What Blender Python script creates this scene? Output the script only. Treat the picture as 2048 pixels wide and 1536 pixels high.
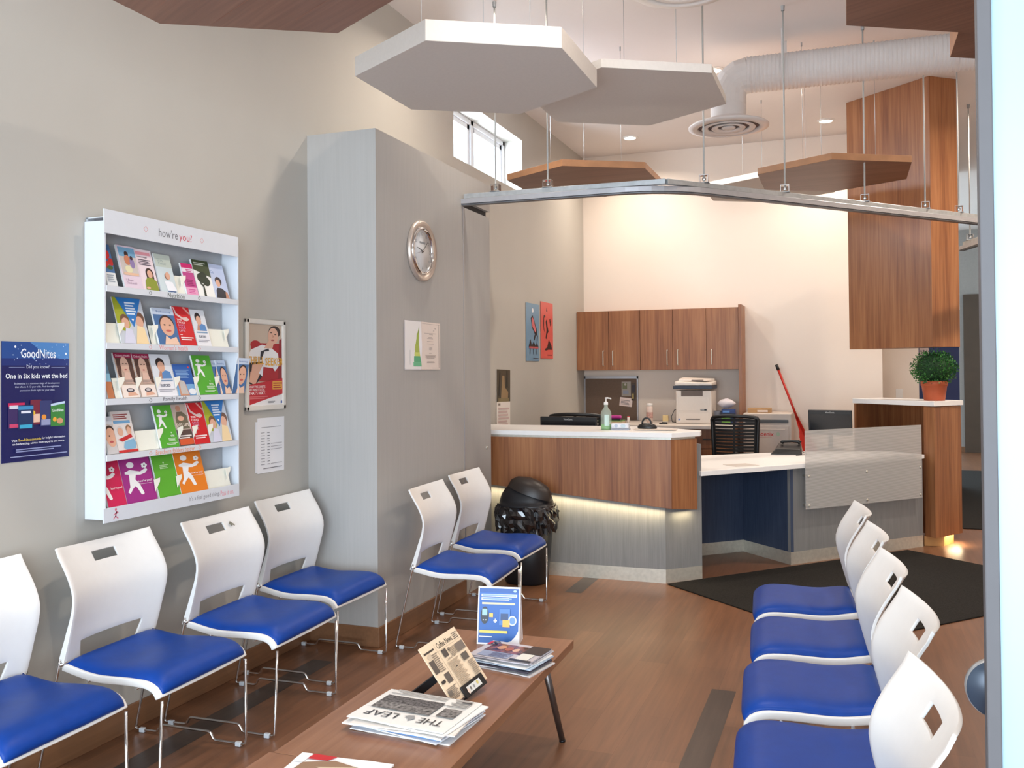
import bpy, bmesh, math, random
from mathutils import Vector, Matrix
random.seed(7)
for o in list(bpy.data.objects): bpy.data.objects.remove(o)
SC = bpy.context.scene
COL = SC.collection
PI = math.pi

# ------------------------------------------------------------------ camera, world, exposure
F, YAW, PIT, ROLL, CY, CAMH = 1815.49, .3546196, .0143027, -.0077469, 716.9, 1.55
cam = bpy.data.cameras.new('camera'); camo = bpy.data.objects.new('camera', cam); COL.objects.link(camo)
fw = Vector((-math.sin(YAW)*math.cos(PIT), math.cos(YAW)*math.cos(PIT), math.sin(PIT)))
r0 = Vector((math.cos(YAW), math.sin(YAW), 0)); u0 = r0.cross(fw)
rr = r0*math.cos(ROLL) + u0*math.sin(ROLL); uu = -r0*math.sin(ROLL) + u0*math.cos(ROLL)
camo.matrix_world = Matrix(((rr.x, uu.x, -fw.x, 0), (rr.y, uu.y, -fw.y, 0), (rr.z, uu.z, -fw.z, CAMH), (0, 0, 0, 1)))
cam.sensor_width = 36; cam.sensor_fit = 'HORIZONTAL'; cam.lens = F/2048*36
cam.shift_y = (CY-768)/2048; cam.clip_start = .05; cam.clip_end = 200
SC.camera = camo
SC.view_settings.view_transform = 'Standard'; SC.view_settings.look = 'None'
SC.view_settings.gamma = 1; SC.view_settings.use_curve_mapping = False
SC.view_settings.exposure = 0.0
w = bpy.data.worlds.new('world'); SC.world = w; w.use_nodes = True
bg = w.node_tree.nodes['Background']; bg.inputs[0].default_value = (.66, .86, 1, 1); bg.inputs[1].default_value = 4.0

def area(name, loc, size, power, color, rot, spread=PI, shape='RECTANGLE', parent=None):
    l = bpy.data.lights.new(name, 'AREA'); l.shape = shape; l.size = size[0]
    if shape == 'RECTANGLE': l.size_y = size[1]
    l.energy = power; l.color = color; l.spread = spread
    o = bpy.data.objects.new(name, l); COL.objects.link(o); o.location = loc; o.rotation_euler = rot
    if parent: o.parent = parent
    return o
WARM = (1, .87, .74); COOL = (.78, .88, 1)
# daylight through the shop window behind the camera, and through the clerestory window
area('daylight_front_window', (-.2, -1.96, 1.45), (5.0, 2.5), 300, COOL, (math.radians(90), 0, 0))
area('daylight_clerestory', (-3.32, 7.49, 3.54), (1.5, .5), 380, COOL, (0, math.radians(-90), 0))

# ------------------------------------------------------------------ materials
def lin(c): return tuple((v/12.92 if v <= .04045 else ((v+.055)/1.055)**2.4) for v in c)
def rgb(r, g, b): return lin((r/255, g/255, b/255))
_m = {}
def mat(name, c, rough=.5, metal=0, noise=.04, scale=30, emit=None, strength=1, coat=0, bump=0, alpha=1, spec=.5, trans=0):
    if name in _m: return _m[name]
    m = bpy.data.materials.new(name); m.use_nodes = True; nt = m.node_tree; b = nt.nodes['Principled BSDF']
    b.inputs['Roughness'].default_value = rough; b.inputs['Metallic'].default_value = metal
    b.inputs['Coat Weight'].default_value = coat; b.inputs['Alpha'].default_value = alpha
    b.inputs['Specular IOR Level'].default_value = spec; b.inputs['Transmission Weight'].default_value = trans
    if noise or bump:
        tc = nt.nodes.new('ShaderNodeTexCoord'); n = nt.nodes.new('ShaderNodeTexNoise'); n.inputs['Scale'].default_value = scale
        n.inputs['Detail'].default_value = 4
        nt.links.new(tc.outputs['Object'], n.inputs['Vector'])
        cr = nt.nodes.new('ShaderNodeValToRGB'); cr.color_ramp.elements[0].position = .3; cr.color_ramp.elements[1].position = .7
        cr.color_ramp.elements[0].color = (*[max(0, v*(1-noise)) for v in c], 1); cr.color_ramp.elements[1].color = (*[min(1, v*(1+noise)) for v in c], 1)
        nt.links.new(n.outputs['Fac'], cr.inputs['Fac']); nt.links.new(cr.outputs['Color'], b.inputs['Base Color'])
        if bump:
            bp = nt.nodes.new('ShaderNodeBump'); bp.inputs['Strength'].default_value = bump; bp.inputs['Distance'].default_value = .002
            nt.links.new(n.outputs['Fac'], bp.inputs['Height']); nt.links.new(bp.outputs['Normal'], b.inputs['Normal'])
    else: b.inputs['Base Color'].default_value = (*c, 1)
    if emit:
        b.inputs['Emission Color'].default_value = (*emit, 1); b.inputs['Emission Strength'].default_value = strength
    _m[name] = m; return m
def ink(r, g, b):
    return mat('ink_%02x%02x%02x' % (int(r), int(g), int(b)), rgb(r, g, b), rough=.35, noise=0, spec=.4)
def streak(name, cols, grain, fine=(60, 60, 2.2), broad=(9, 9, .5), rough=.4, bump=.0, mixf=.45, rot=0):
    """laminate wood / brushed panel: noise stretched along one axis; grain is 'x','y' or 'z'"""
    if name in _m: return _m[name]
    m = bpy.data.materials.new(name); m.use_nodes = True; nt = m.node_tree; b = nt.nodes['Principled BSDF']
    b.inputs['Roughness'].default_value = rough
    tc = nt.nodes.new('ShaderNodeTexCoord')
    def perm(t): return {'z': t, 'y': (t[0], t[2], t[1]), 'x': (t[2], t[0], t[1])}[grain]
    outs = []
    rotn = nt.nodes.new('ShaderNodeMapping'); rotn.inputs['Rotation'].default_value = (0, 0, rot)
    nt.links.new(tc.outputs['Object'], rotn.inputs['Vector'])
    for t in (broad, fine):
        mp = nt.nodes.new('ShaderNodeMapping'); mp.inputs['Scale'].default_value = perm(t)
        n = nt.nodes.new('ShaderNodeTexNoise'); n.inputs['Scale'].default_value = 1; n.inputs['Detail'].default_value = 3
        nt.links.new(rotn.outputs['Vector'], mp.inputs['Vector']); nt.links.new(mp.outputs['Vector'], n.inputs['Vector']); outs.append(n)
    mx = nt.nodes.new('ShaderNodeMix'); mx.inputs[0].default_value = mixf
    nt.links.new(outs[0].outputs['Fac'], mx.inputs[2]); nt.links.new(outs[1].outputs['Fac'], mx.inputs[3])
    cr = nt.nodes.new('ShaderNodeValToRGB'); e = cr.color_ramp.elements
    e[0].position = .33; e[0].color = (*cols[0], 1); e[1].position = .67; e[1].color = (*cols[-1], 1)
    if len(cols) == 3: k = e.new(.5); k.color = (*cols[1], 1)
    nt.links.new(mx.outputs[0], cr.inputs['Fac']); nt.links.new(cr.outputs['Color'], b.inputs['Base Color'])
    if bump:
        bp = nt.nodes.new('ShaderNodeBump'); bp.inputs['Strength'].default_value = bump; bp.inputs['Distance'].default_value = .001
        nt.links.new(outs[1].outputs['Fac'], bp.inputs['Height']); nt.links.new(bp.outputs['Normal'], b.inputs['Normal'])
    _m[name] = m; return m
WC = [rgb(118, 70, 42), rgb(150, 97, 60), rgb(172, 118, 76)]
W_Z = streak('walnut_laminate_vertical', WC, 'z')
W_Y = streak('walnut_laminate_lengthwise', [rgb(126, 84, 58), rgb(142, 98, 70), rgb(154, 110, 82)], 'y', rough=.3)
W_X = streak('walnut_laminate_panel', [rgb(104, 68, 52), rgb(122, 82, 64), rgb(138, 98, 78)], 'x', broad=(7, 7, .4))
W_E = mat('walnut_edge_band', rgb(172, 124, 88), .4, noise=.12, scale=9)
GREYP = streak('brushed_grey_laminate', [rgb(122, 122, 122), rgb(138, 138, 137)], 'z', fine=(240, 240, 6), broad=(30, 30, 2), rough=.45, mixf=.6)
NAVYP = streak('dark_blue_laminate', [rgb(48, 60, 84), rgb(66, 80, 104)], 'z', fine=(160, 160, 5), broad=(30, 30, 2), rough=.5, mixf=.6)
BUMPP = streak('grey_wall_covering', [rgb(172, 169, 165), rgb(178, 175, 171)], 'z', fine=(260, 260, 4), broad=(60, 60, 2), rough=.6, mixf=.6)
WALLL = mat('warm_grey_wall_paint', rgb(182, 178, 170), .7, noise=.015, scale=3, bump=.03)
CREAM = mat('cream_wall_paint', rgb(232, 219, 206), .7, noise=.01, scale=3, bump=.03)
CEIL = mat('ceiling_paint', rgb(224, 217, 213), .8, noise=.01, scale=3)
WHITE = mat('white_laminate', rgb(240, 238, 236), .35, noise=.01)
PLAST = mat('white_plastic', rgb(230, 228, 225), .38, noise=.01)
METW = mat('white_painted_metal', rgb(216, 220, 226), .35, noise=.01)
BLUEV = mat('blue_vinyl', rgb(12, 60, 142), .42, noise=.06, scale=25, bump=.08, spec=.22)
CHROME = mat('chrome', (.72, .72, .72), .12, 1, noise=.02)
STEEL = mat('brushed_steel', rgb(206, 202, 190), .4, .55, noise=.08, scale=40)
GALV = mat('galvanised_steel', rgb(186, 190, 192), .38, .8, noise=.1, scale=25)
ALU = mat('anodised_aluminium', rgb(186, 186, 190), .38, .75, noise=.04)
BLK = mat('black_plastic', rgb(22, 22, 24), .38, noise=.08, scale=60)
BLKM = mat('black_mesh_fabric', rgb(20, 20, 22), .75, noise=.2, scale=200)
DARK = mat('dark_gap', rgb(28, 28, 32), .6, noise=.05)
HEXW = mat('white_acoustic_panel', rgb(212, 205, 198), .8, noise=.02, scale=60)
DUCT = mat('white_painted_duct', rgb(222, 216, 212), .55, noise=.03, scale=8)
GLASSY = mat('clear_plastic', rgb(225, 240, 235), .08, noise=0, trans=.95, alpha=.55)
LAMPM = mat('lit_lamp', (1, 1, 1), noise=0, emit=(1, .9, .74), strength=14)
LEDM = mat('lit_led_strip', (1, 1, 1), noise=0, emit=(1, .82, .5), strength=3)

# ------------------------------------------------------------------ mesh helpers
class B:
    def __init__(s): s.bm = bmesh.new(); s.mats = []
    def mi(s, m):
        if m not in s.mats: s.mats.append(m)
        return s.mats.index(m)
    def face(s, pts, m, smooth=False):
        try: f = s.bm.faces.new([s.bm.verts.new(p) for p in pts])
        except ValueError: return None
        f.material_index = s.mi(m); f.smooth = smooth; return f
    def prism(s, poly, z0, z1, m, z1b=None, mt=None, mbot=None):
        """poly counter-clockwise; z0/z1 number or list per vertex"""
        n = len(poly); a = z0 if isinstance(z0, (list, tuple)) else [z0]*n; b = z1 if isinstance(z1, (list, tuple)) else [z1]*n
        lo = [s.bm.verts.new((p[0], p[1], a[i])) for i, p in enumerate(poly)]; hi = [s.bm.verts.new((p[0], p[1], b[i])) for i, p in enumerate(poly)]
        k = s.mi(m)
        for i in range(n):
            j = (i+1) % n; s.bm.faces.new((lo[i], lo[j], hi[j], hi[i])).material_index = k
        s.bm.faces.new(list(reversed(lo))).material_index = s.mi(mbot or m); s.bm.faces.new(hi).material_index = s.mi(mt or m)
        return s
    def box(s, x0, x1, y0, y1, z0, z1, m):
        return s.prism([(x0, y0), (x1, y0), (x1, y1), (x0, y1)], z0, z1, m)
    def obox(s, M, hx, hy, hz, m):
        """box of half sizes in the frame M"""
        v = [s.bm.verts.new(M @ Vector((a*hx, b*hy, c*hz))) for c in (-1, 1) for a, b in ((-1, -1), (1, -1), (1, 1), (-1, 1))]
        k = s.mi(m)
        for q in ((3, 2, 1, 0), (4, 5, 6, 7), (0, 1, 5, 4), (1, 2, 6, 5), (2, 3, 7, 6), (3, 0, 4, 7)):
            s.bm.faces.new([v[i] for i in q]).material_index = k
        return s
    def tube(s, pts, r, m, n=10, caps=True, smooth=True):
        pts = [Vector(p) for p in pts]; k = s.mi(m); rings = []
        t = (pts[1]-pts[0]).normalized(); a = Vector((0, 0, 1)) if abs(t.z) < .9 else Vector((1, 0, 0))
        nrm = t.cross(a).normalized()
        for i, p in enumerate(pts):
            if i == 0: t = (pts[1]-pts[0]).normalized()
            elif i == len(pts)-1: t = (pts[-1]-pts[-2]).normalized()
            else: t = ((pts[i+1]-p).normalized()+(p-pts[i-1]).normalized()).normalized()
            nrm = (nrm-t*nrm.dot(t)).normalized(); bn = t.cross(nrm); rad = r[i] if isinstance(r, (list, tuple)) else r
            rings.append([s.bm.verts.new(p+(nrm*math.cos(2*PI*j/n)+bn*math.sin(2*PI*j/n))*rad) for j in range(n)])
        for q in range(len(rings)-1):
            for j in range(n):
                f = s.bm.faces.new((rings[q][j], rings[q][(j+1) % n], rings[q+1][(j+1) % n], rings[q+1][j])); f.material_index = k; f.smooth = smooth
        if caps:
            s.bm.faces.new(list(reversed(rings[0]))).material_index = k; s.bm.faces.new(rings[-1]).material_index = k
        return s
    def lathe(s, prof, m, M=None, n=28, sx=1, sy=1, smooth=True):
        """prof: [(r,z)] bottom to top around z, M a frame"""
        M = M or Matrix(); k = s.mi(m); rings = []
        for r, z in prof:
            if r < 1e-6: rings.append([s.bm.verts.new(M @ Vector((0, 0, z)))])
            else: rings.append([s.bm.verts.new(M @ Vector((r*sx*math.cos(2*PI*j/n), r*sy*math.sin(2*PI*j/n), z))) for j in range(n)])
        for a, b in zip(rings, rings[1:]):
            for j in range(n):
                q = [a[0]] if len(a) == 1 else [a[j], a[(j+1) % n]]
                q += [b[0]] if len(b) == 1 else [b[(j+1) % n], b[j]]
                if len(q) >= 3:
                    f = s.bm.faces.new(q); f.material_index = k; f.smooth = smooth
        return s
    def build(s, name, parent=None, bevel=0, segs=2, loc=None, recalc=True):
        if recalc: bmesh.ops.recalc_face_normals(s.bm, faces=s.bm.faces)
        me = bpy.data.meshes.new(name); s.bm.to_mesh(me); s.bm.free()
        for m in s.mats: me.materials.append(m)
        o = bpy.data.objects.new(name, me); COL.objects.link(o)
        if parent: o.parent = parent
        if loc: o.location = loc
        if bevel:
            b = o.modifiers.new('bevel', 'BEVEL'); b.width = bevel; b.segments = segs; b.limit_method = 'ANGLE'; b.angle_limit = math.radians(40)
        return o
def rounded(pts, rad, n=4):
    """polyline with its corners rounded"""
    P = [Vector(p) for p in pts]; out = [P[0]]
    for i in range(1, len(P)-1):
        a = P[i-1]-P[i]; b = P[i+1]-P[i]; r = min(rad, a.length*.48, b.length*.48)
        A = P[i]+a.normalized()*r; C = P[i]+b.normalized()*r
        for k in range(n+1):
            t = k/n; out.append(A*(1-t)**2+P[i]*2*t*(1-t)+C*t*t)
    out.append(P[-1]); return out
def tag(o, label, cat, group=None, kind=None):
    if label: o['label'] = label
    if cat: o['category'] = cat
    if group: o['group'] = group
    if kind: o['kind'] = kind
    return o
def thing(name, label, cat, loc=(0, 0, 0), rz=0, group=None):
    o = bpy.data.objects.new(name, None); o.empty_display_size = .05; COL.objects.link(o); o.location = loc; o.rotation_euler = (0, 0, rz)
    return tag(o, label, cat, group)
def struct(o, label=None, cat=None):
    return tag(o, label, cat, kind='structure')
def dup(root, loc, rz, label, group=None):
    r = root.copy(); COL.objects.link(r); r.location = loc; r.rotation_euler = (0, 0, rz); r['label'] = label
    if group: r['group'] = group
    for ch in root.children:
        c = ch.copy(); COL.objects.link(c); c.parent = r
        for g in ch.children:
            d = g.copy(); COL.objects.link(d); d.parent = c
    return r
_tx = {}
def textmesh(s, bold=False):
    """list of polygons (2D) of a text normalised to its own box"""
    if s in _tx: return _tx[s]
    cu = bpy.data.curves.new('t', 'FONT'); cu.body = s; cu.size = 1; cu.resolution_u = 2; cu.offset = .012 if bold else 0
    o = bpy.data.objects.new('t', cu); COL.objects.link(o); dg = bpy.context.evaluated_depsgraph_get()
    me = bpy.data.meshes.new_from_object(o.evaluated_get(dg))
    vs = [v.co.copy() for v in me.vertices]; ps = [tuple(p.vertices) for p in me.polygons]
    bpy.data.objects.remove(o); bpy.data.curves.remove(cu); bpy.data.meshes.remove(me)
    x0 = min(v.x for v in vs); x1 = max(v.x for v in vs); y0 = min(v.y for v in vs); y1 = max(v.y for v in vs)
    V = [((v.x-x0)/(x1-x0), (v.y-y0)/(y1-y0)) for v in vs]
    _tx[s] = (V, ps); return _tx[s]
def text(b, s, M, x, y, wd, h, m, w=0, bold=False):
    """text s filling the box (x,y,wd,h) in plane of frame M at height w"""
    V, ps = textmesh(s, bold); k = b.mi(m)
    bv = [b.bm.verts.new(M @ Vector((x+p[0]*wd, y+p[1]*h, w))) for p in V]
    for p in ps:
        try: b.bm.faces.new([bv[i] for i in p]).material_index = k
        except ValueError: pass
def ell(cx, cy, rx, ry, n=18, a=0):
    return [(cx+rx*math.cos(t)*math.cos(a)-ry*math.sin(t)*math.sin(a), cy+rx*math.cos(t)*math.sin(a)+ry*math.sin(t)*math.cos(a)) for t in [2*PI*i/n for i in range(n)]]
STEP = .00035
def art(b, M, W, H, ops, w0=0, step=STEP):
    """printed matter: ops in a 0..1 x 0..1 page; clipped shapes stay inside the page by design"""
    L = w0
    for o in ops:
        L += step; k = o[0]
        cl = lambda v: min(1, max(0, v)); IK = lambda c: _m[c] if isinstance(c, str) else ink(*c)
        if k == 'r': _, x, y, a, c, col = o; pts = [(x, y), (x+a, y), (x+a, y+c), (x, y+c)]
        elif k == 'p': _, pts, col = o
        elif k == 'e': _, cx, cy, rx, ry, col = o[:6]; pts = ell(cx, cy, rx, ry)
        elif k == 't':
            _, s, x, y, a, c, col = o[:7]; text(b, s, M, x*W, y*H, a*W, c*H, ink(*col), L, bold=len(o) > 7); continue
        elif k == 'lines':   # rows of small print
            _, x, y, a, c, n, col = o
            for i in range(n):
                yy = y+c*(1-(i+.5)/n); ww = a*(1-.25*((i*37 % 10)/10)); hh = c/n*.28
                b.face([M @ Vector((p[0]*W, p[1]*H, L)) for p in ((x, yy-hh), (x+ww, yy-hh), (x+ww, yy+hh), (x, yy+hh))], ink(*col))
            continue
        b.face([M @ Vector((cl(p[0])*W, cl(p[1])*H, L)) for p in pts], IK(col))
def page_frame(origin, u, v):
    u = Vector(u).normalized(); v = Vector(v).normalized(); n = u.cross(v); M = Matrix.Identity(4)
    for i in range(3): M[i][0] = u[i]; M[i][1] = v[i]; M[i][2] = n[i]; M[i][3] = origin[i]
    return M
def sheet(b, M, W, H, t, m, bend=0, n=1):
    """thin sheet with its front at w=0, thickness t behind it; bend bulges it in w"""
    if not bend:
        b.obox(M @ Matrix.Translation((W/2, H/2, -t/2)), W/2, H/2, t/2, m); return
def card(name, origin, u, v, W, H, ops, base=(245, 245, 242), t=.002, parent=None, label=None, cat=None, group=None):
    M = page_frame(origin, u, v); b = B(); sheet(b, M, W, H, t, ink(*base)); art(b, M, W, H, ops)
    o = b.build(name, parent, recalc=False)
    bm = None
    if label: tag(o, label, cat, group)
    return o

# ------------------------------------------------------------------ room shell
XW, X1, YF, ZC = -2.957, -2.505, 10.478, 4.10
FLOORM = None
def floor_mat():
    m = bpy.data.materials.new('wood_plank_vinyl'); m.use_nodes = True; nt = m.node_tree; b = nt.nodes['Principled BSDF']; N = nt.nodes.new; L = nt.links.new
    tc = N('ShaderNodeTexCoord'); mp = N('ShaderNodeMapping'); mp.inputs['Rotation'].default_value = (0, 0, PI/2); L(tc.outputs['Object'], mp.inputs['Vector'])
    br = N('ShaderNodeTexBrick'); br.inputs['Scale'].default_value = 1; br.inputs['Brick Width'].default_value = 1.2; br.inputs['Row Height'].default_value = .152
    br.inputs['Mortar Size'].default_value = .0008; br.inputs['Color1'].default_value = (*rgb(112, 76, 53), 1); br.inputs['Color2'].default_value = (*rgb(126, 87, 62), 1)
    br.inputs['Mortar'].default_value = (*rgb(104, 66, 44), 1); br.offset = .37; L(mp.outputs['Vector'], br.inputs['Vector'])
    mp2 = N('ShaderNodeMapping'); mp2.inputs['Scale'].default_value = (38, 2.2, 1); L(tc.outputs['Object'], mp2.inputs['Vector'])
    n = N('ShaderNodeTexNoise'); n.inputs['Scale'].default_value = 1; n.inputs['Detail'].default_value = 5; L(mp2.outputs['Vector'], n.inputs['Vector'])
    cr = N('ShaderNodeValToRGB'); cr.color_ramp.elements[0].color = (.72, .72, .72, 1); cr.color_ramp.elements[0].position = .3; cr.color_ramp.elements[1].color = (1.15, 1.12, 1.1, 1); cr.color_ramp.elements[1].position = .7
    L(n.outputs['Fac'], cr.inputs['Fac'])
    mx = N('ShaderNodeMix'); mx.data_type = 'RGBA'; mx.blend_type = 'MULTIPLY'; mx.inputs[0].default_value = .8
    L(br.outputs['Color'], mx.inputs[6]); L(cr.outputs['Color'], mx.inputs[7]); L(mx.outputs[2], b.inputs['Base Color'])
    b.inputs['Roughness'].default_value = .36; b.inputs['Specular IOR Level'].default_value = .45
    return m
FLOORM = floor_mat()
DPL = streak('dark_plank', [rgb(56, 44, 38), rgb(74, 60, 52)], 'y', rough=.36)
b = B(); b.box(-3.4, 3.4, -2.2, 19, -.1, 0, FLOORM)
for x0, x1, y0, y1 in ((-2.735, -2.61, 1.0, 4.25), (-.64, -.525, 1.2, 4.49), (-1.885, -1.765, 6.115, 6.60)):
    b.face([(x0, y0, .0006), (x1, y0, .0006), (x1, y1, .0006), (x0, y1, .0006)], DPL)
struct(b.build('floor', recalc=False))
struct(B().box(-3.4, 3.4, -2.2, 19, ZC, ZC+.1, CEIL).build('ceiling'))
wy0, wy1, wz0, wz1 = 6.668, 8.308, 3.285, 3.80
b = B(); T = .36
for a in ((-2.2, wy0, 0, ZC), (wy1, YF, 0, ZC), (wy0, wy1, 0, wz0), (wy0, wy1, wz1, ZC)): b.box(XW-T, XW, a[0], a[1], a[2], a[3], WALLL)
struct(b.build('wall_left'))
# clerestory window: frame with two sashes in a deep reveal
t = bpy.data.objects.new('window_1', None); COL.objects.link(t); t.location = (XW-.24, (wy0+wy1)/2, wz0); struct(t, 'high white two-sash window in the left wall above the grey boxed-out wall', 'window')
VIN = mat('white_vinyl_frame', rgb(236, 240, 246), .35, noise=.01)
hy = (wy1-wy0)/2; hz = wz1-wz0
b = B(); b.box(0, .06, -hy, hy, 0, .045, VIN); b.box(0, .06, -hy, hy, hz-.045, hz, VIN); b.box(0, .06, -hy, -hy+.05, 0, hz, VIN); b.box(0, .06, hy-.05, hy, 0, hz, VIN); b.box(0, .06, -.03, .03, 0, hz, VIN)
b.build('window_frame', t, .004)
for k in (-1, 1):
    y0, y1 = (-hy+.05, -.03) if k < 0 else (.03, hy-.05)
    b = B(); b.box(.01, .045, y0, y0+.05, .045, hz-.045, VIN); b.box(.01, .045, y1-.05, y1, .045, hz-.045, VIN); b.box(.01, .045, y0, y1, .045, .09, VIN); b.box(.01, .045, y0, y1, hz-.09, hz-.045, VIN)
    sa = b.build('sash', t, .003)
    B().box(.025, .03, y0+.05, y1-.05, .09, hz-.09, mat('window_glass', (1, 1, 1), .02, noise=0, alpha=.12)).build('pane', sa)
# grey boxed-out wall: fixed part, pocket door panel with seam, header slot for the track
b = B()
b.box(XW, X1, 4.556, 5.80, 0, 2.94, BUMPP); b.box(XW, X1, 5.80, 6.31, 2.745, 2.94, BUMPP)
struct(b.build('wall_boxed'), 'grey boxed-out section of the left wall with the clock on it', 'wall')
b = B(); b.box(XW+.01, X1-.004, 5.812, 6.31, 0, 2.70, BUMPP); b.box(XW+.02, X1-.03, 5.80, 6.30, 2.70, 2.745, DARK)
d = b.build('door_1'); struct(d, 'flush grey pocket door panel at the far end of the boxed-out wall', 'door')
B().box(X1-.006, X1+.002, 5.802, 5.812, 0, 2.70, ALU).build('edge_strip', d)
B().lathe([(0, -.002), (.012, -.002), (.012, .004), (.006, .006), (0, .006)], STEEL, Matrix.Translation((X1-.002, 6.22, .99)) @ Matrix.Rotation(PI/2, 4, 'Y'), 14).build('finger_pull', d)
# back walls
struct(B().box(-3.4, .342, YF, YF+.12, 0, ZC, CREAM).build('wall_back'))
struct(B().box(.342, .80, 12.0, 12.12, 0, ZC, CREAM).box(.222, .342, YF+.12, 12.12, 0, ZC, CREAM).build('wall_back_return'))
struct(B().box(.70, .795, 12.12, 13.0, 0, ZC, CREAM).box(.72, 1.36, 13.0, 13.1, 2.3, ZC, CREAM).build('wall_corridor'))
NAVY = mat('navy_blue_paint', rgb(22, 40, 96), .5, noise=.03)
d = B().box(.86, 1.345, 13.0, 13.08, 0, 2.3, NAVY).build('door_2'); struct(d, 'navy blue door panel behind the potted plant', 'door')
struct(B().box(1.2, 3.4, 18.6, 18.72, 0, ZC, mat('corridor_paint', rgb(150, 146, 142), .7)).build('wall_end'))
BRN = mat('dark_brown_door', rgb(72, 58, 46), .5, noise=.08, scale=5)
d = B().box(2.0, 2.26, 18.52, 18.6, 0, 2.9, BRN).build('door_3'); struct(d, 'dark brown door far down the corridor at the right', 'door')
struct(B().box(3.28, 3.4, -2.2, 18.6, 0, ZC, CREAM).build('wall_right'))
b = B(); b.box(-3.3, 3.3, -2.2, -2.0, 0, .15, WALLL); b.box(-3.3, 3.3, -2.2, -2.0, 2.75, ZC, WALLL); b.box(-3.3, -2.75, -2.2, -2.0, .15, 2.75, WALLL); b.box(2.35, 3.3, -2.2, -2.0, .15, 2.75, WALLL)
struct(b.build('wall_front'))
WBB = streak('brown_baseboard', [rgb(116, 80, 54), rgb(136, 96, 66)], 'y', rough=.45)
struct(B().box(XW, XW+.012, -2, 4.556, 0, .112, WBB).build('baseboard_left', bevel=.003))
struct(B().box(XW+.012, X1+.012, 4.544, 4.556, 0, .112, WBB).box(X1, X1+.012, 4.556, 5.80, 0, .112, WBB).build('baseboard_boxed', bevel=.003))
struct(B().box(1.2, 3.28, 18.58, 18.6, 0, .1, WBB).build('baseboard_end'))

# ------------------------------------------------------------------ reception desk
A1, A2, N1, N2, EN = (-1.261, 6.594), (-1.033, 6.82), (-.444, 7.527), (-.856, 7.959), (.595, 8.66)
desk = thing('reception_desk', 'long angled reception desk with walnut upper band, grey front and steel kickplate', 'desk', (-1.2, 6.8, 0))
def P_(b, name, bevel=0, parent=None):
    o = b.build(name, parent or desk, bevel); 
    if not parent: o.location = (1.2, -6.8, 0)
    return o
KP = .10
b = B(); b.prism([(XW+.004, A1[1]), A1, A2, (-1.30, 7.10), (XW+.004, 7.10)], KP, 1.0, GREYP)
P_(b, 'front_panel')
def seg(b, p, q, th, z0, z1, m):
    d = Vector((q[0]-p[0], q[1]-p[1])).normalized(); n = Vector((-d.y, d.x))*th
    b.prism([p, q, (q[0]+n.x, q[1]+n.y), (p[0]+n.x, p[1]+n.y)], z0, z1, m)
b = B(); seg(b, N1, EN, .03, KP, .762, GREYP); P_(b, 'front_panel')
b = B(); seg(b, N2, N1, .03, KP, .762, NAVYP); P_(b, 'knee_space_side_panel')
K3 = (-1.45, 7.41); b = B(); seg(b, K3, N2, .03, KP, .762, NAVYP); P_(b, 'knee_space_back_panel')
b = B(); seg(b, A2, (-1.30, 7.10), .02, KP, .762, NAVYP); 
P_(b, 'knee_space_side_panel')
b = B()
for p, q in (((XW+.004, A1[1]), A1), (A1, A2), (A2, (-1.30, 7.10)), (K3, N2), (N2, N1), (N1, EN)):
    seg(b, p, q, .02, 0, KP, STEEL)
P_(b, 'kickplate')
b = B(); WB = [(XW+.004, 6.50), (-1.198, 6.50), (-1.045, 6.70), (-1.20, 6.86), (XW+.004, 6.60)]
b.prism(WB, [.715, .556, .53, .54, .715], 1.05, W_Z); P_(b, 'walnut_band', .002)
b = B(); b.prism([(XW+.004, 6.52), (-1.20, 6.52), (-1.06, 6.71), (-1.2, 6.87), (XW+.004, 6.62)], 1.05, 1.066, STEEL); P_(b, 'reveal_strip')
b = B(); b.prism([(XW+.004, 6.515), (-1.19, 6.49), (-1.02, 6.70), (-1.03, 6.83), (-1.50, 7.20), (XW+.004, 7.20)], 1.066, 1.10, WHITE); P_(b, 'transaction_counter', .002)
b = B(); b.prism([(-1.03, 6.79), (.612, 8.655), (.33, 8.93), (-.42, 8.69), (-1.24, 8.04), (-1.30, 7.11)], .764, .80, WHITE); P_(b, 'worktop', .002)
b = B(); b.prism([(XW+.004, 7.10), (-1.30, 7.10), (-1.30, 7.75), (XW+.004, 7.75)], .74, .77, WHITE); P_(b, 'worktop', .002)
# LED strip beneath the walnut band
b = B(); b.prism([(XW+.05, 6.54), (-1.25, 6.54), (-1.25, 6.55), (XW+.05, 6.55)], [.706, .556, .556, .706], [.710, .560, .560, .710], LEDM)
led = P_(b, 'led_strip')
l = area('led_glow', (-2.08, 6.548, .606), (1.66, .03), 5.5, (1, .82, .50), (0, math.radians(5.2), 0))
l2 = area('led_glow_corner', (-1.13, 6.665, .515), (.16, .02), .45, (1, .82, .50), (0, 0, math.radians(48)))
l3 = area('led_glow_tower', (.85, 8.86, .084), (.12, .26), 2.2, (1, .82, .52), (0, 0, 0))
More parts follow.
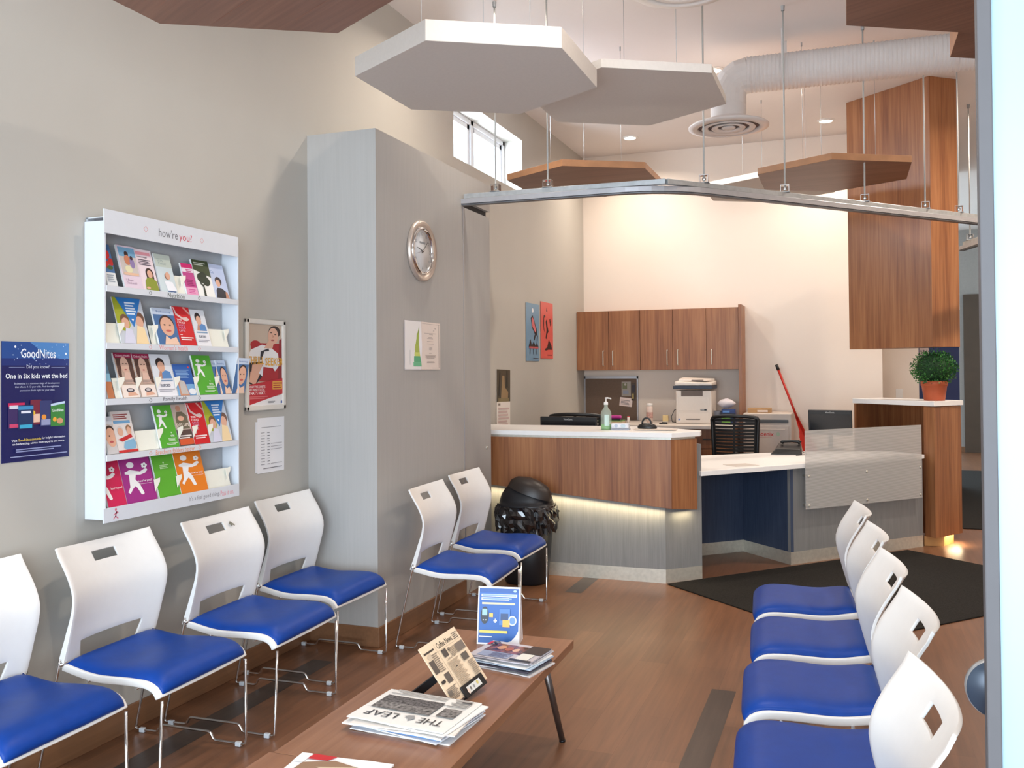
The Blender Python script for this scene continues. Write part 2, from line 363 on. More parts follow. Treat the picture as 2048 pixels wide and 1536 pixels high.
# tall end unit with walnut leg and white top
tw = thing('end_unit', 'tall walnut end unit with a white top at the right end of the desk', 'counter', (.7, 8.9, 0))
def TW(b, name, bevel=0):
    o = b.build(name, tw, bevel); o.location = (-.7, -8.9, 0); return o
Tc, Cc = Vector((.690, 8.615)), Vector((.935, 8.965)); LD = Vector((-.655, .755)).normalized()
def q2(a, c): return (a.x+c.x, a.y+c.y)
b = B(); b.prism([tuple(Tc), tuple(Cc), q2(Cc, LD*.12), q2(Tc, LD*.12)], .085, 1.215, W_Z); TW(b, 'leg', .002)
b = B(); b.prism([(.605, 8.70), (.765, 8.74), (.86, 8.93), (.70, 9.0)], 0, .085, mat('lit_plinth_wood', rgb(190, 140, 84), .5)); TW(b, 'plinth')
b = B(); e = Cc+LD*.12; f = Cc+LD*.98; nn = Vector((-(f-e).normalized().y, (f-e).normalized().x))*.03
b.prism([tuple(e), tuple(f), q2(f, nn), q2(e, nn)], .02, 1.215, W_Z); TW(b, 'back_panel')
b = B(); e = Tc+LD*.95; g = Cc+LD*.95; b.prism([tuple(e), tuple(g), q2(g, LD*.03), q2(e, LD*.03)], .02, 1.215, W_Z); TW(b, 'side_panel')
b = B(); s0 = Tc+Vector((0, -.015)); s1 = Cc+Vector((.02, 0)); b.prism([tuple(s0), tuple(s1), q2(s1, LD*1.0), q2(s0, LD*1.0)], 1.22, 1.262, WHITE); TW(b, 'top', .002)
# frosted ribbed panel on stand-offs
dv = Vector((EN[0]-N1[0], EN[1]-N1[1], 0)).normalized(); nv = Vector((dv.y, -dv.x, 0)); org = Vector((N1[0], N1[1], 0))+nv*.06
pn = thing('screen_panel', 'translucent ribbed plastic screen bolted in front of the low desk', 'screen', tuple(org))
Mp = page_frame((0, 0, 0), dv, (0, 0, 1))
def ribbed():
    m = bpy.data.materials.new('ribbed_translucent_plastic'); m.use_nodes = True; nt = m.node_tree; p = nt.nodes['Principled BSDF']; N = nt.nodes.new; L = nt.links.new
    tc = N('ShaderNodeTexCoord'); wv = N('ShaderNodeTexWave'); wv.bands_direction = 'Z'; wv.inputs['Scale'].default_value = 32; wv.inputs['Distortion'].default_value = .6; wv.inputs['Detail'].default_value = 2
    L(tc.outputs['Object'], wv.inputs['Vector']); cr = N('ShaderNodeValToRGB'); cr.color_ramp.elements[0].color = (*rgb(186, 184, 180), 1); cr.color_ramp.elements[1].color = (*rgb(222, 220, 216), 1)
    L(wv.outputs['Fac'], cr.inputs['Fac']); L(cr.outputs['Color'], p.inputs['Base Color']); p.inputs['Roughness'].default_value = .3; p.inputs['Alpha'].default_value = .5
    return m
RIB = ribbed()
b = B(); b.obox(Mp @ Matrix.Translation((.7785, .7505, 0)), .6725, .3125, .004, RIB); b.build('sheet', pn)
for x in (.137, .783, 1.429):
    for z in (.467, .70):
        b = B(); b.lathe([(0, -.055), (.006, -.055), (.006, 0), (.011, .001), (.011, .008), (.008, .011), (0, .011)], STEEL, Mp @ Matrix.Translation((x, z, 0)), 14); b.build('bolt', pn)

# ------------------------------------------------------------------ hanging walnut bulkhead
b = B(); b.prism([(.013, 9.25), (.69, 8.66), (.925, 8.85), (.248, 9.44)], 1.735, ZC, W_Z)
bk = b.build('bulkhead', None, .002); tag(bk, 'tall walnut bulkhead hanging from the ceiling above the end unit', 'bulkhead')

# ------------------------------------------------------------------ back counter, wall cabinets
cab = thing('wall_cabinet', 'row of five walnut wall cabinets over the back counter', 'cabinet', (-2.04, 10.30, 1.555))
def C_(b, name, bevel=0, parent=None):
    o = b.build(name, parent or cab, bevel)
    if not parent: o.location = (2.04, -10.30, -1.555)
    return o
b = B(); b.box(-2.952, -1.119, 10.168, YF-.003, 1.555, 2.235, W_Z); C_(b, 'body')
DX = [-2.955, -2.575, -2.209, -1.840, -1.468, -1.119]; HX = [-2.634, -2.522, -1.898, -1.781, -1.407]
for i in range(5):
    b = B(); b.box(DX[i]+.002, DX[i+1]-.002, 10.148, 10.167, 1.557, 2.233, W_Z); d = C_(b, 'door', .001)
    b = B(); b.tube(rounded([(HX[i], 10.148, 1.61), (HX[i], 10.118, 1.61), (HX[i], 10.118, 1.775), (HX[i], 10.148, 1.775)], .008), .006, STEEL, 8); b.build('handle', d)
b = B(); b.box(-1.117, -1.082, 10.12, YF-.003, 0, 2.262, W_Z); C_(b, 'end_panel', .001)
bc = thing('base_cabinet', 'walnut base cabinets under the pale back counter', 'cabinet', (-2.04, 9.9, 0))
def BC(b, name, bevel=0, parent=None):
    o = b.build(name, parent or bc, bevel)
    if not parent: o.location = (2.04, -9.9, 0)
    return o
b = B(); b.box(-2.952, -1.125, 9.62, YF-.003, .1, .935, W_Z); BC(b, 'body')
for i in range(4):
    x0 = -2.95+i*.456; b = B(); b.box(x0+.002, x0+.454, 9.60, 9.62, .12, .72, W_Z); d = BC(b, 'door', .001)
    B().box(x0+.36, x0+.372, 9.575, 9.60, .5, .66, BLK).build('handle', d)
    b = B(); b.box(x0+.002, x0+.454, 9.60, 9.62, .73, .93, W_Z); d = BC(b, 'drawer', .001)
    B().box(x0+.15, x0+.30, 9.58, 9.60, .82, .83, BLK).build('handle', d)
cn = B().box(-2.955, -1.12, 9.50, YF-.002, .937, .97, mat('pale_countertop', rgb(214, 205, 196), .4, noise=.03, scale=80)).build('countertop', None, .002)
tag(cn, 'pale worktop along the back wall under the wall cabinets', 'countertop')
# cork board with notes
t = thing('pin_board', 'grey framed brown pin board leaning on the back wall', 'board', (-2.63, YF-.012, .972))
b = B(); b.box(-.315, .315, -.008, .008, 0, .50, mat('brown_board_fabric', rgb(112, 92, 78), .8, noise=.08, scale=90)); b.build('panel', t)
b = B(); [b.box(*q, ALU) for q in ((-.325, -.31, -.012, .01, 0, .51), (.31, .325, -.012, .01, 0, .51), (-.325, .325, -.012, .01, .485, .51))]; b.build('frame', t)
def flat(name, x, y, z, W, H, ops, base, label, cat, rot=0, group=None, t=.0015, n=(0, -1)):
    u = Vector((-n[1], n[0], 0)); M = page_frame((x, y, z), u*math.cos(rot)+Vector((0, 0, 1))*math.sin(rot), Vector((0, 0, 1))*math.cos(rot)-u*math.sin(rot))
    b = B(); b.obox(M @ Matrix.Translation((W/2, H/2, -t/2)), W/2, H/2, t/2, ink(*base)); art(b, M, W, H, ops)
    o = b.build(name, None, recalc=False); return tag(o, label, cat, group)
flat('note', -2.53, YF-.025, 1.14, .15, .10, [('lines', .1, .15, .7, .6, 4, (150, 140, 140))], (232, 214, 208), 'pale handwritten note pinned low on the brown board', 'note', -.12)
flat('leaflet', -2.50, YF-.025, 1.25, .11, .17, [('r', .1, .5, .5, .4, (120, 124, 92)), ('r', .15, .15, .6, .25, (150, 156, 172)), ('e', .4, .8, .12, .08, (196, 190, 180))], (168, 160, 150), 'leaflet with grey and green pictures pinned on the brown board', 'leaflet')
flat('photo', -2.385, YF-.025, 1.20, .05, .2, [('r', .1, .5, .8, .4, (60, 52, 60)), ('r', .1, .1, .5, .3, (170, 150, 90))], (80, 66, 56), 'narrow dark photo at the right edge of the brown board', 'photo')

# ------------------------------------------------------------------ ceiling things
def hexa(name, label, x, y, z, th, R, mside, mbot, rods=True):
    t = thing(name, label, 'ceiling panel', (x, y, z))
    pts = [(R*math.cos(PI/2+k*PI/3), R*math.sin(PI/2+k*PI/3)) for k in range(6)]
    b = B(); b.prism(pts, 0, th, mside, mbot=mbot); b.build('panel', t, .002)
    for k in range(3):
        a = PI/2+.3+k*2*PI/3; px, py = R*.5*math.cos(a), R*.5*math.sin(a)
        b = B(); b.tube([(px, py, th-.002), (px, py, ZC-z)], .0018, GALV, 6); b.lathe([(.006, ZC-z-.03), (.006, ZC-z)], GALV, Matrix.Translation((px, py, 0)), 8); b.build('cable', t)
    return t
HR = .64
hexa('hexagon_panel', 'large thick white hexagonal ceiling panel nearest the middle, in front of the other white one', -1.80, 4.39, 3.07, .10, HR, HEXW, HEXW)
hexa('hexagon_panel', 'white hexagonal ceiling panel partly behind the big thick white one', -1.253, 5.48, 3.22, .05, HR, HEXW, HEXW)
hexa('hexagon_panel', 'walnut hexagonal ceiling panel by the high window, above the start of the track', -1.966, 7.046, 3.066, .05, HR, W_E, W_X)
hexa('hexagon_panel', 'walnut hexagonal ceiling panel in front of the walnut bulkhead', -.094, 7.64, 3.077, .05, HR, W_E, W_X)
hexa('hexagon_panel', 'white hexagonal ceiling panel half hidden behind the walnut hexagon near the bulkhead', -.648, 8.55, 3.18, .05, HR, HEXW, HEXW)
W_X2 = streak('walnut_laminate_dark_planks', [rgb(112, 76, 60), rgb(130, 90, 72), rgb(146, 104, 84)], 'x', fine=(60, 60, 2.2), broad=(6, 6, .2), rot=math.radians(28))
def plankhex(label, x, y, z, th):
    t = hexa('hexagon_panel', label, x, y, z, th, HR, W_E, W_X2)
    b = B(); a = math.radians(28); d = Vector((math.cos(a), -math.sin(a), 0)); n = Vector((d.y, -d.x, 0))
    for k in (-2, -1, 0, 1, 2):
        c = n*(k*.21+.04); h = .5 if abs(k) < 2 else .28
        q = [c-d*h-n*.0015, c+d*h-n*.0015, c+d*h+n*.0015, c-d*h+n*.0015]
        b.face([(p.x, p.y, -.0006) for p in q], mat('plank_joint', rgb(150, 104, 84), .5, noise=0))
    b.build('plank_joints', t, recalc=False)
plankhex('walnut hexagonal ceiling panel at the top left close to the camera', -1.79, 2.33, 2.83, .05)
plankhex('walnut hexagonal ceiling panel at the top right, lower of the two', .562, 3.05, 2.75, .05)
plankhex('walnut hexagonal ceiling panel at the far right, upper and mostly hidden by its neighbour', .963, 3.80, 2.83, .10)
# partition track on threaded rods
def track(pts, label, rods, cap=.02):
    t = thing('partition_track', label, 'track', (pts[0][0], pts[0][1], 0))
    o = Vector((pts[0][0], pts[0][1])); P = [Vector(p)-o for p in pts]
    C = rounded([(p.x, p.y, 0) for p in P], .35, 8)
    def strip(name, hw, z0, z1, m, C, par):
        b = B(); L = []
        for i, c in enumerate(C):
            d = (C[min(i+1, len(C)-1)]-C[max(i-1, 0)]).normalized(); n = Vector((-d.y, d.x, 0))*hw; L.append((c-n, c+n))
        k = b.mi(m)
        rings = [[b.bm.verts.new((q.x, q.y, z)) for q, z in ((a, z0), (c, z0), (c, z1), (a, z1))] for a, c in L]
        for r, s_ in zip(rings, rings[1:]):
            for j in range(4): b.bm.faces.new((r[j], r[(j+1) % 4], s_[(j+1) % 4], s_[j]))
        b.bm.faces.new(rings[0][::-1]); b.bm.faces.new(rings[-1]); return b.build(name, par, .002)
    strip('rail', .032, 2.715, 2.75, ALU, C, t)
    strip('lower_lip', .024, 2.705, 2.714, mat('dark_aluminium', rgb(120, 122, 126), .4, .7), C, t)
    CS = [Vector((p.x, p.y, 0)) for p in P]
    for a, c in zip(CS, CS[1:]):
        d = (c-a).normalized(); strip('strut_channel', .022, 2.752, 2.785, GALV, [a+d*(.07 if a is CS[0] else .0), c-d*.0], t)
    for (x, y) in rods:
        x -= o.x; y -= o.y; b = B(); b.tube([(x, y, 2.80), (x, y, ZC)], .006, mat('threaded_rod', rgb(190, 190, 186), .45, .1, noise=.15, scale=400), 8); b.lathe([(.012, ZC-.035), (.014, ZC)], GALV, Matrix.Translation((x, y, 0)), 10)
        rd = b.build('rod', t)
        b = B(); b.box(x-.035, x+.035, y-.028, y+.028, 2.786, 2.790, GALV); b.box(x-.03, x-.025, y-.025, y+.025, 2.79, 2.835, CHROME); b.box(x+.025, x+.03, y-.025, y+.025, 2.79, 2.835, CHROME); b.box(x-.03, x+.03, y-.025, y+.025, 2.835, 2.84, CHROME); b.lathe([(0, 2.805), (.013, 2.805), (.013, 2.822), (0, 2.822)], CHROME, Matrix.Translation((x, y, 0)), 6)
        b.build('bracket', t, .001)
    return t
def onseg(p, q, x): 
    t = (x-p[0])/(q[0]-p[0]); return (x, p[1]+t*(q[1]-p[1]))
TA, TB, TCc = (-2.56, 5.80), (-1.09, 5.83), (1.35, 8.57)
track([TA, TB, TCc], 'long bent silver partition track hung on rods across the room', [onseg(TA, TB, x) for x in (-2.26, -1.885)]+[onseg(TB, TCc, x) for x in (-.88, -.40, .13, .575, .84)])
track([(1.07, 9.95), (1.35, 8.9)], 'short second partition track piece behind the walnut bulkhead', [(1.12, 9.75), (1.19, 9.5)])
# recessed downlights: lens, trim ring and their own light
DL = [((-2.208, 9.736), 'recessed ceiling downlight nearest the far left corner', 1), ((-.183, 9.822), 'recessed ceiling downlight left of the walnut bulkhead', 1), ((-1.045, 7.80), 'recessed ceiling downlight at the right tip of the rear white hexagon', 1),
      ((1.823, 14.3), 'small downlight far down the corridor beside the door frame', 1)]
HID = [((-1.0, 3.6), 28), ((1.0, 5.2), 28), ((-2.2, 5.6), 18), ((1.4, 9.6), 22), ((-.4, 1.4), 28), ((1.75, 7.7), 60)]  # unseen downlights, added to brighten the room and the walnut end
def downlight(x, y, label, grp=None, power=22):
    t = thing('downlight', label, 'ceiling light', (x, y, ZC), 0, grp)
    B().lathe([(0, -.004), (.062, -.004), (.062, -.001), (0, -.001)], LAMPM, None, 24).build('lens', t)
    B().lathe([(.064, -.012), (.085, -.004), (.088, -.001), (.062, -.001), (.064, -.012)], PLAST, None, 24).build('trim_ring', t)
    area('lamp_light', (0, 0, -.02), (.12, .12), power, WARM, (0, 0, 0), math.radians(150), 'DISK', t)
for (x, y), lb, _ in DL: downlight(x, y, lb)
for (x, y), pw_ in HID: downlight(x, y, 'unseen warm ceiling downlight added to brighten the room', 'added downlights above the frame', pw_)
# round diffusers and spiral duct
def diffuser(x, y, z, label):
    t = thing('air_diffuser', label, 'vent', (x, y, z))
    B().lathe([(.135, .30), (.135, .09), (.15, .075), (.29, .03), (.305, .02), (.305, .008), (.24, 0), (.235, .02), (.235, .028), (.13, .06), (.13, .30)], DUCT, None, 40).build('collar', t)
    for k, r in enumerate((.205, .13)):
        B().lathe([(r, .004), (r-.008, -.004), (r-.045, .006), (r-.05, .018), (r-.006, .016), (r, .004)], DUCT, None, 40).build('cone', t)
    B().lathe([(0, -.004), (.045, 0), (.055, .008), (.05, .016), (0, .016)], DUCT, None, 30).build('cone', t)
    B().lathe([(0, .021), (.236, .021), (.236, .024), (0, .024)], mat('dark_vent_inside', rgb(112, 98, 98), .7), None, 30).build('throat', t)
    return t
DXc, DYc = -.849, 7.175
diffuser(DXc, DYc, 3.42, 'round white air diffuser under the elbow of the big duct')
diffuser(-.841, 5.089, 3.69, 'round white air diffuser at the top edge of the view')
t = thing('air_duct', 'big white ribbed round air duct bending down to the diffuser', 'duct', (DXc, DYc, 3.82))
pts = [Vector((-.70+i*(3.9/390), 7.175+.1*(i/390)*.9, 0))-Vector((DXc, DYc, 0)) for i in range(391)]
b = B(); b.tube(pts, [.134+(.0055 if i % 3 == 0 else 0) for i in range(391)], DUCT, 32, smooth=False); b.build('ribbed_pipe', t)
b = B(); C = [(0, 0, -.22), (0, 0, -.15), (.012, 0, -.09), (.04, 0, -.045), (.09, 0, -.012), (.16, 0, 0)]; b.tube(C, .137, DUCT, 24, smooth=False); b.build('elbow', t)
for x in (.42, 1.6):
    b = B(); C = [(x, .15*math.cos(a), .15*math.sin(a)+.03) for a in [-PI*i/12 for i in range(13)]]; C = [(x, .15, ZC-3.82)]+C+[(x, -.15, ZC-3.82)]
    rs = [[b.bm.verts.new((p[0]+dx, p[1], p[2])) for dx in (-.012, .012)] for p in C]; b.mi(DUCT)
    for p, q in zip(rs, rs[1:]): b.bm.faces.new((p[0], p[1], q[1], q[0]))
    o = b.build('hanger_strap', t); m = o.modifiers.new('s', 'SOLIDIFY'); m.thickness = .002

# ------------------------------------------------------------------ waiting chairs
def interp(P, t):
    """smooth interpolation through (t, value) pairs"""
    for i in range(len(P)-1):
        if t <= P[i+1][0] or i == len(P)-2:
            a, b = P[i], P[i+1]; s = (t-a[0])/(b[0]-a[0])
            m0 = (P[i+1][1]-P[i-1][1])/(P[i+1][0]-P[i-1][0]) if i else (b[1]-a[1])/(b[0]-a[0])
            m1 = (P[i+2][1]-P[i][1])/(P[i+2][0]-P[i][0]) if i+2 < len(P) else (b[1]-a[1])/(b[0]-a[0])
            h = b[0]-a[0]; return (2*s**3-3*s**2+1)*a[1]+(s**3-2*s**2+s)*h*m0+(-2*s**3+3*s**2)*b[1]+(s**3-s**2)*h*m1
SPX = [(0, -.225), (.35, -.07), (.7, .10), (.85, .18), (.93, .222), (1, .240)]
SPZ = [(0, .452), (.35, .428), (.7, .432), (.85, .428), (.93, .408), (1, .378)]
def seatp(s): return interp(SPX, s), interp(SPZ, s)
def seatw(s): return .246+.014*min(1, s*1.3)
def shell_mesh():
    b = B(); k = b.mi(PLAST); ns, nw = 26, 10; g = []
    for i in range(ns+1):
        x, z = seatp(i/ns); g.append([b.bm.verts.new((x, seatw(i/ns)*(2*j/nw-1), z+.004*(2*j/nw-1)**2)) for j in range(nw+1)])
    for i in range(ns):
        for j in range(nw):
            f = b.bm.faces.new((g[i][j], g[i+1][j], g[i+1][j+1], g[i][j+1])); f.smooth = True
    return b
def chair_proto():
    t = thing('waiting_chair', '', 'chair')
    o = shell_mesh().build('seat_shell', t); m = o.modifiers.new('s', 'SOLIDIFY'); m.thickness = .027; m.offset = -1
    bv = o.modifiers.new('b', 'BEVEL'); bv.width = .004; bv.segments = 2; bv.limit_method = 'ANGLE'; bv.angle_limit = math.radians(50)
    # cushion
    b = B(); b.mi(BLUEV); ns, nw = 34, 26; top = []; bot = []
    E = lambda v, p: max(0, 1-abs(v)**p)**.5
    for i in range(ns+1):
        s = i/ns; ss = .012+.965*(.5-.5*math.cos(PI*s)) if True else s; x, z = seatp(ss); x2, z2 = seatp(min(1, ss+.01)); x0, z0 = seatp(max(0, ss-.01))
        tx, tz = x2-x0, z2-z0; L = math.hypot(tx, tz); nx, nz = -tz/L, tx/L; rt = []; rb = []
        for j in range(nw+1):
            v = -math.cos(PI*j/nw); e = E(2*(ss-.012)/.965-1, 8)*E(v, 7); h = .036*e*(1-.16*math.exp(-((ss-.35)/.22)**2)*(1-v*v))
            y = (seatw(ss)-.008)*v*(1-.02*(1-e)); rt.append(b.bm.verts.new((x+nx*h, y, z+nz*h))); rb.append(b.bm.verts.new((x, y, z+.0005)))
        top.append(rt); bot.append(rb)
    for i in range(ns):
        for j in range(nw):
            b.bm.faces.new((top[i][j], top[i+1][j], top[i+1][j+1], top[i][j+1])).smooth = True
            b.bm.faces.new((bot[i][j], bot[i][j+1], bot[i+1][j+1], bot[i+1][j])).smooth = True
    bmesh.ops.remove_doubles(b.bm, verts=b.bm.verts, dist=.0008); b.build('seat_cushion', t)
    # backrest
    BXs = [(.445, -.222), (.57, -.186), (.695, -.160), (.77, -.180), (.885, -.250)]
    CB = [(.445, .025), (.60, .042), (.69, .050), (.885, .046)]
    WB_ = [(.445, .248), (.60, .250), (.70, .254), (.885, .252)]
    us = sorted(set([float(round(-1+.1*i, 3)) for i in range(21)]+[-.25, .25, -.68, .68, -.95, .95]))
    zs = sorted(set([.445, .47, .50, .525, .55, .575, .60, .63, .66, .69, .715, .74, .765, .785, .806, .841, .862, .885]))
    b = B(); b.mi(PLAST); V = {}
    def bp(u, z):
        lip = .012*max(0, (z-.80)/.065)*abs(u)**3
        x = interp(BXs, z)-interp(CB, z)*(1-u*u); return (x, u*interp(WB_, z), z+ (.014*(u*u)-.008 if z > .884 else 0))
    for a in zip(us, us[1:]):
        for c in zip(zs, zs[1:]):
            um, zm = (a[0]+a[1])/2, (c[0]+c[1])/2
            if zm < .525 and abs(um) < .68: continue
            if .806 < zm < .841 and abs(um) < .25: continue
            q = []
            for (u, z) in ((a[0], c[0]), (a[1], c[0]), (a[1], c[1]), (a[0], c[1])):
                if (u, z) not in V:
                    uu_ = u
                    if abs(u) == .68 and z < .525: uu_ = math.copysign(.60+.08*(z-.445)/.075, u)
                    V[(u, z)] = b.bm.verts.new(bp(uu_, z))
                q.append(V[(u, z)])
            b.bm.faces.new(q).smooth = True
    for sgn in (-1, 1):      # flange turned back along each side
        prev = None
        for z in zs:
            p = bp(sgn, z); d = interp([(.445, .026), (.57, .018), (.70, .006), (.885, .002)], z); q = b.bm.verts.new((p[0]-d, p[1]-sgn*.002, p[2]-.004))
            e = V.get((sgn, z)) or b.bm.verts.new(p)
            if prev: b.bm.faces.new((prev[0], e, q, prev[1]))
            prev = (e, q)
    o = b.build('backrest', t); m = o.modifiers.new('s', 'SOLIDIFY'); m.thickness = .009; m.offset = 0
    bv = o.modifiers.new('b', 'BEVEL'); bv.width = .003; bv.segments = 2; bv.limit_method = 'ANGLE'; bv.angle_limit = math.radians(60)
    for s in (-1, 1):
        b = B(); z0 = .0115
        pts = [(-.226, s*.256, .475), (-.232, s*.257, .44), (-.332, s*.262, z0), (-.215, s*.262, z0), (-.198, s*.262, .044), (.055, s*.262, .044), (.072, s*.262, z0), (.232, s*.262, z0), (.238, s*.25, .368)]
        b.tube(rounded(pts, .014, 4), .0056, CHROME, 8); b.tube([(-.228, s*.258, .455), (-.215, s*.232, .455)], .009, CHROME, 8)
        fr = b.build('sled_leg', t)
        for x in (-.295, .195):
            b = B(); b.box(x-.013, x+.013, s*.262-.0085, s*.262+.0085, .0005, .02, mat('clear_glide', rgb(196, 200, 204), .25, noise=0)); b.build('floor_glide', fr, .003)
    b = B(); b.tube([(-.10, -.255, .405), (-.10, .255, .405)], .006, CHROME, 8); b.tube([(.12, -.25, .40), (.12, .25, .40)], .006, CHROME, 8)
    b.build('cross_bar', t)
    return t
PC = chair_proto(); first = True
GL, GB, GR = 'blue and white chairs along the left wall', 'chairs against the boxed-out wall', 'row of chairs seen from behind at the right'
D = math.radians
for (x, y, rz, lb, g) in (
    (-2.62, 2.27, D(1), 'white chair with blue seat at the left edge of the view, cut off by it', GL),
    (-2.585, 2.895, D(1.5), 'white chair with blue seat under the left half of the brochure rack', GL),
    (-2.54, 3.53, D(2), 'white chair with blue seat and a grey smudge beside its handle hole', GL),
    (-2.63, 4.19, D(0), 'white chair with blue seat below the framed poster, next to the wall corner', GL),
    (-2.085, 4.85, D(3), 'white chair with blue seat under the two notices on the boxed-out wall', GB),
    (-2.15, 5.55, D(0), 'white chair with blue seat in front of the black waste bin', GB),
    (-.205, 4.60, D(185), 'farthest chair of the right row, standing on the edge of the black mat', GR),
    (-.155, 3.97, D(185), 'second farthest chair of the right row, just nearer than the one on the mat', GR),
    (-.122, 3.35, D(185), 'middle chair of the five in the right row', GR),
    (-.08, 2.73, D(185), 'second nearest chair of the right row, its white back overlapping the middle one', GR),
    (-.10, 2.04, D(185), 'nearest chair of the right row, only its big white back in view', GR)):
    if first:
        PC.location = (x, y, 0); PC.rotation_euler = (0, 0, rz); PC['label'] = lb; PC['group'] = g; c = PC; first = False
    else: c = dup(PC, (x, y, 0), rz, lb, g)
    if 'smudge' in lb:
        b = B(); random.seed(3)
        for k in range(7):
            cx, cy = random.uniform(-.012, .012), random.uniform(-.012, .012); q = ell(cx, cy, .006, .004, 8, random.random()*3)
            b.face([(interp([(.445, -.222), (.57, -.186), (.695, -.160), (.77, -.180), (.885, -.250)], .825+p[1])-.048*(1-((.105+p[0])/.253)**2)+.0165, .105+p[0], .825+p[1]) for p in q], mat('grey_glue_marks', rgb(120, 118, 104), .6))
        o = b.build('glue_marks', c, recalc=False); o.rotation_euler = (0, 0, 0); o['label'] = 'grey glue marks'
        o.location = (-.001, 0, 0)

# ------------------------------------------------------------------ coffee tables and what lies on them
def table(x0, x1, y0, y1, rz, label, seed):
    cx, cy = (x0+x1)/2, (y0+y1)/2; hx, hy = (x1-x0)/2, (y1-y0)/2
    t = thing('coffee_table', label, 'table', (cx, cy, 0), rz)
    B().box(-hx, hx, -hy, hy, .391, .425, W_Y).build('tabletop', t, .002)
    for sx in (-1, 1):
        for sy in (-1, 1):
            b = B(); fx, fy = sx*(hx-.055), sy*(hy-.0); a = Vector((sx*(hx-.10), sy*(hy-.12), .391)); f = Vector((sx*(hx-.075), sy*(hy+.035), .004))
            f = Vector((sx*(hx-.05), sy*(hy-.01), .004))
            b.tube([a, f], [.016, .0125], mat('gunmetal_tube', rgb(112, 104, 100), .3, .85, noise=.03), 14); lg = b.build('leg', t)
            B().lathe([(0, 0), (.0135, 0), (.0135, .008), (0, .008)], BLK, Matrix.Translation((f.x, f.y, 0)), 14).build('foot', lg)
    return t
table(-1.625, -1.082, 2.30, 3.66, math.radians(.8), 'long low walnut coffee table holding newspapers, magazines and the blue card', 1)
table(-1.628, -1.088, .93, 2.293, 0, 'second walnut coffee table at the bottom edge, end to end with the first', 2)
TZ = .4255
PAPERS = [(242, 240, 236), (230, 226, 222), (238, 232, 228), (214, 216, 222), (246, 244, 240)]
def stack(name, cat, n, cx, cy, W, H, rz, z, th, labels, cols, topops=None, spread=.02, group=None, seed=1):
    """loose pile of sheets, each one a thing"""
    random.seed(seed); zz = z
    for i in range(n):
        a = rz+random.uniform(-.12, .12)*(1 if i < n-1 else 0); dx, dy = (random.uniform(-spread, spread), random.uniform(-spread, spread)) if i < n-1 else (0, 0)
        w_, h_ = W*random.uniform(.94, 1.02), H*random.uniform(.92, 1.03)
        if i == n-1: w_, h_ = W, H
        M = Matrix.Translation((cx+dx, cy+dy, zz)) @ Matrix.Rotation(a, 4, 'Z'); b = B(); m = ink(*cols[i % len(cols)]); k = b.mi(m)
        # slightly wavy sheet body
        nu = 10; rows = []
        ph = random.random()*6; amp = .0016 if th > .003 else .001
        for u in range(nu+1):
            x = (u/nu-.5)*w_; dz = amp*math.sin(u*.9+ph)*(u/nu)
            rows.append([b.bm.verts.new(M @ Vector((x, y, q+max(0, dz)))) for y, q in ((-h_/2, 0), (h_/2, 0), (h_/2, th), (-h_/2, th))])
        for p, q in zip(rows, rows[1:]):
            for j in range(4): b.bm.faces.new((p[j], q[j], q[(j+1) % 4], p[(j+1) % 4])).material_index = k
        b.bm.faces.new(rows[0]).material_index = k; b.bm.faces.new(rows[-1][::-1]).material_index = k
        if i == n-1 and topops:
            art(b, M @ Matrix.Translation((-w_/2, -h_/2, th+amp+.0004)), w_, h_, topops, 0, .0003)
        o = b.build(name, None, recalc=False); tag(o, labels[i], cat, group); zz += th+.0022
    return zz
GREYS = lambda n, sd, x0, y0, x1, y1: [('e', random.Random(sd*99+i).uniform(x0, x1), random.Random(sd*77+i).uniform(y0, y1), random.Random(sd+i*3).uniform(.01, .035), random.Random(sd+i*5).uniform(.015, .05), (random.Random(i*7+sd).choice([(60, 58, 58), (120, 118, 116), (190, 188, 184), (90, 86, 84)]))) for i in range(n)]
mat('newsprint_photo', rgb(118, 114, 112), .6, noise=.95, scale=70); mat('newsprint_photo_dark', rgb(92, 88, 88), .6, noise=.95, scale=110); mat('glossy_photo', rgb(120, 74, 66), .25, noise=.9, scale=45)
NP = [('r', .06, .06, .88, .20, (236, 233, 228)), ('r', .03, .02, .94, .004, (120, 118, 116)),
      ('t', 'THE', .09, .72, .25, .15, (60, 58, 60)), ('t', 'LEAF', .56, .72, .33, .15, (60, 58, 60)),
      ('p', [(.38, .78), (.42, .86), (.45, .80), (.50, .76), (.47, .72), (.42, .70)], (150, 150, 150)),
      ('r', .04, .645, .92, .004, (150, 146, 142)), ('r', .30, .22, .62, .42, 'newsprint_photo_dark'), ('r', .30, .44, .62, .2, 'newsprint_photo')]
NP += [('r', .06, .36, .18, .26, 'newsprint_photo'), ('lines', .06, .05, .2, .25, 7, (150, 148, 146)), ('lines', .32, .03, .6, .14, 4, (160, 158, 156)), ('r', .06, .10, .1, .04, (80, 78, 80))]
nl = ['lowest newspaper in the pile on the front half of the coffee table', 'white newspaper second from the bottom of the newspaper pile', 'blue-printed paper near the bottom of the newspaper pile',
      'pale newspaper above the blue-printed paper in the pile', 'newspaper fourth from the top of the pile with its corner sticking out', 'newspaper three below the top of the newspaper pile',
      'newspaper right beneath the uppermost one of the pile', 'uppermost newspaper of the pile, lying upside down with a black-and-white photo']
stack('newspaper', 'newspaper', 8, -1.315, 2.635, .345, .265, math.radians(176), TZ, .0034, nl, [(232, 230, 228), (240, 240, 242), (96, 140, 196), (226, 232, 242), (238, 234, 230), (232, 224, 216), (240, 238, 234), (238, 235, 230)], NP, .016, 'newspapers piled on the coffee table', 5)
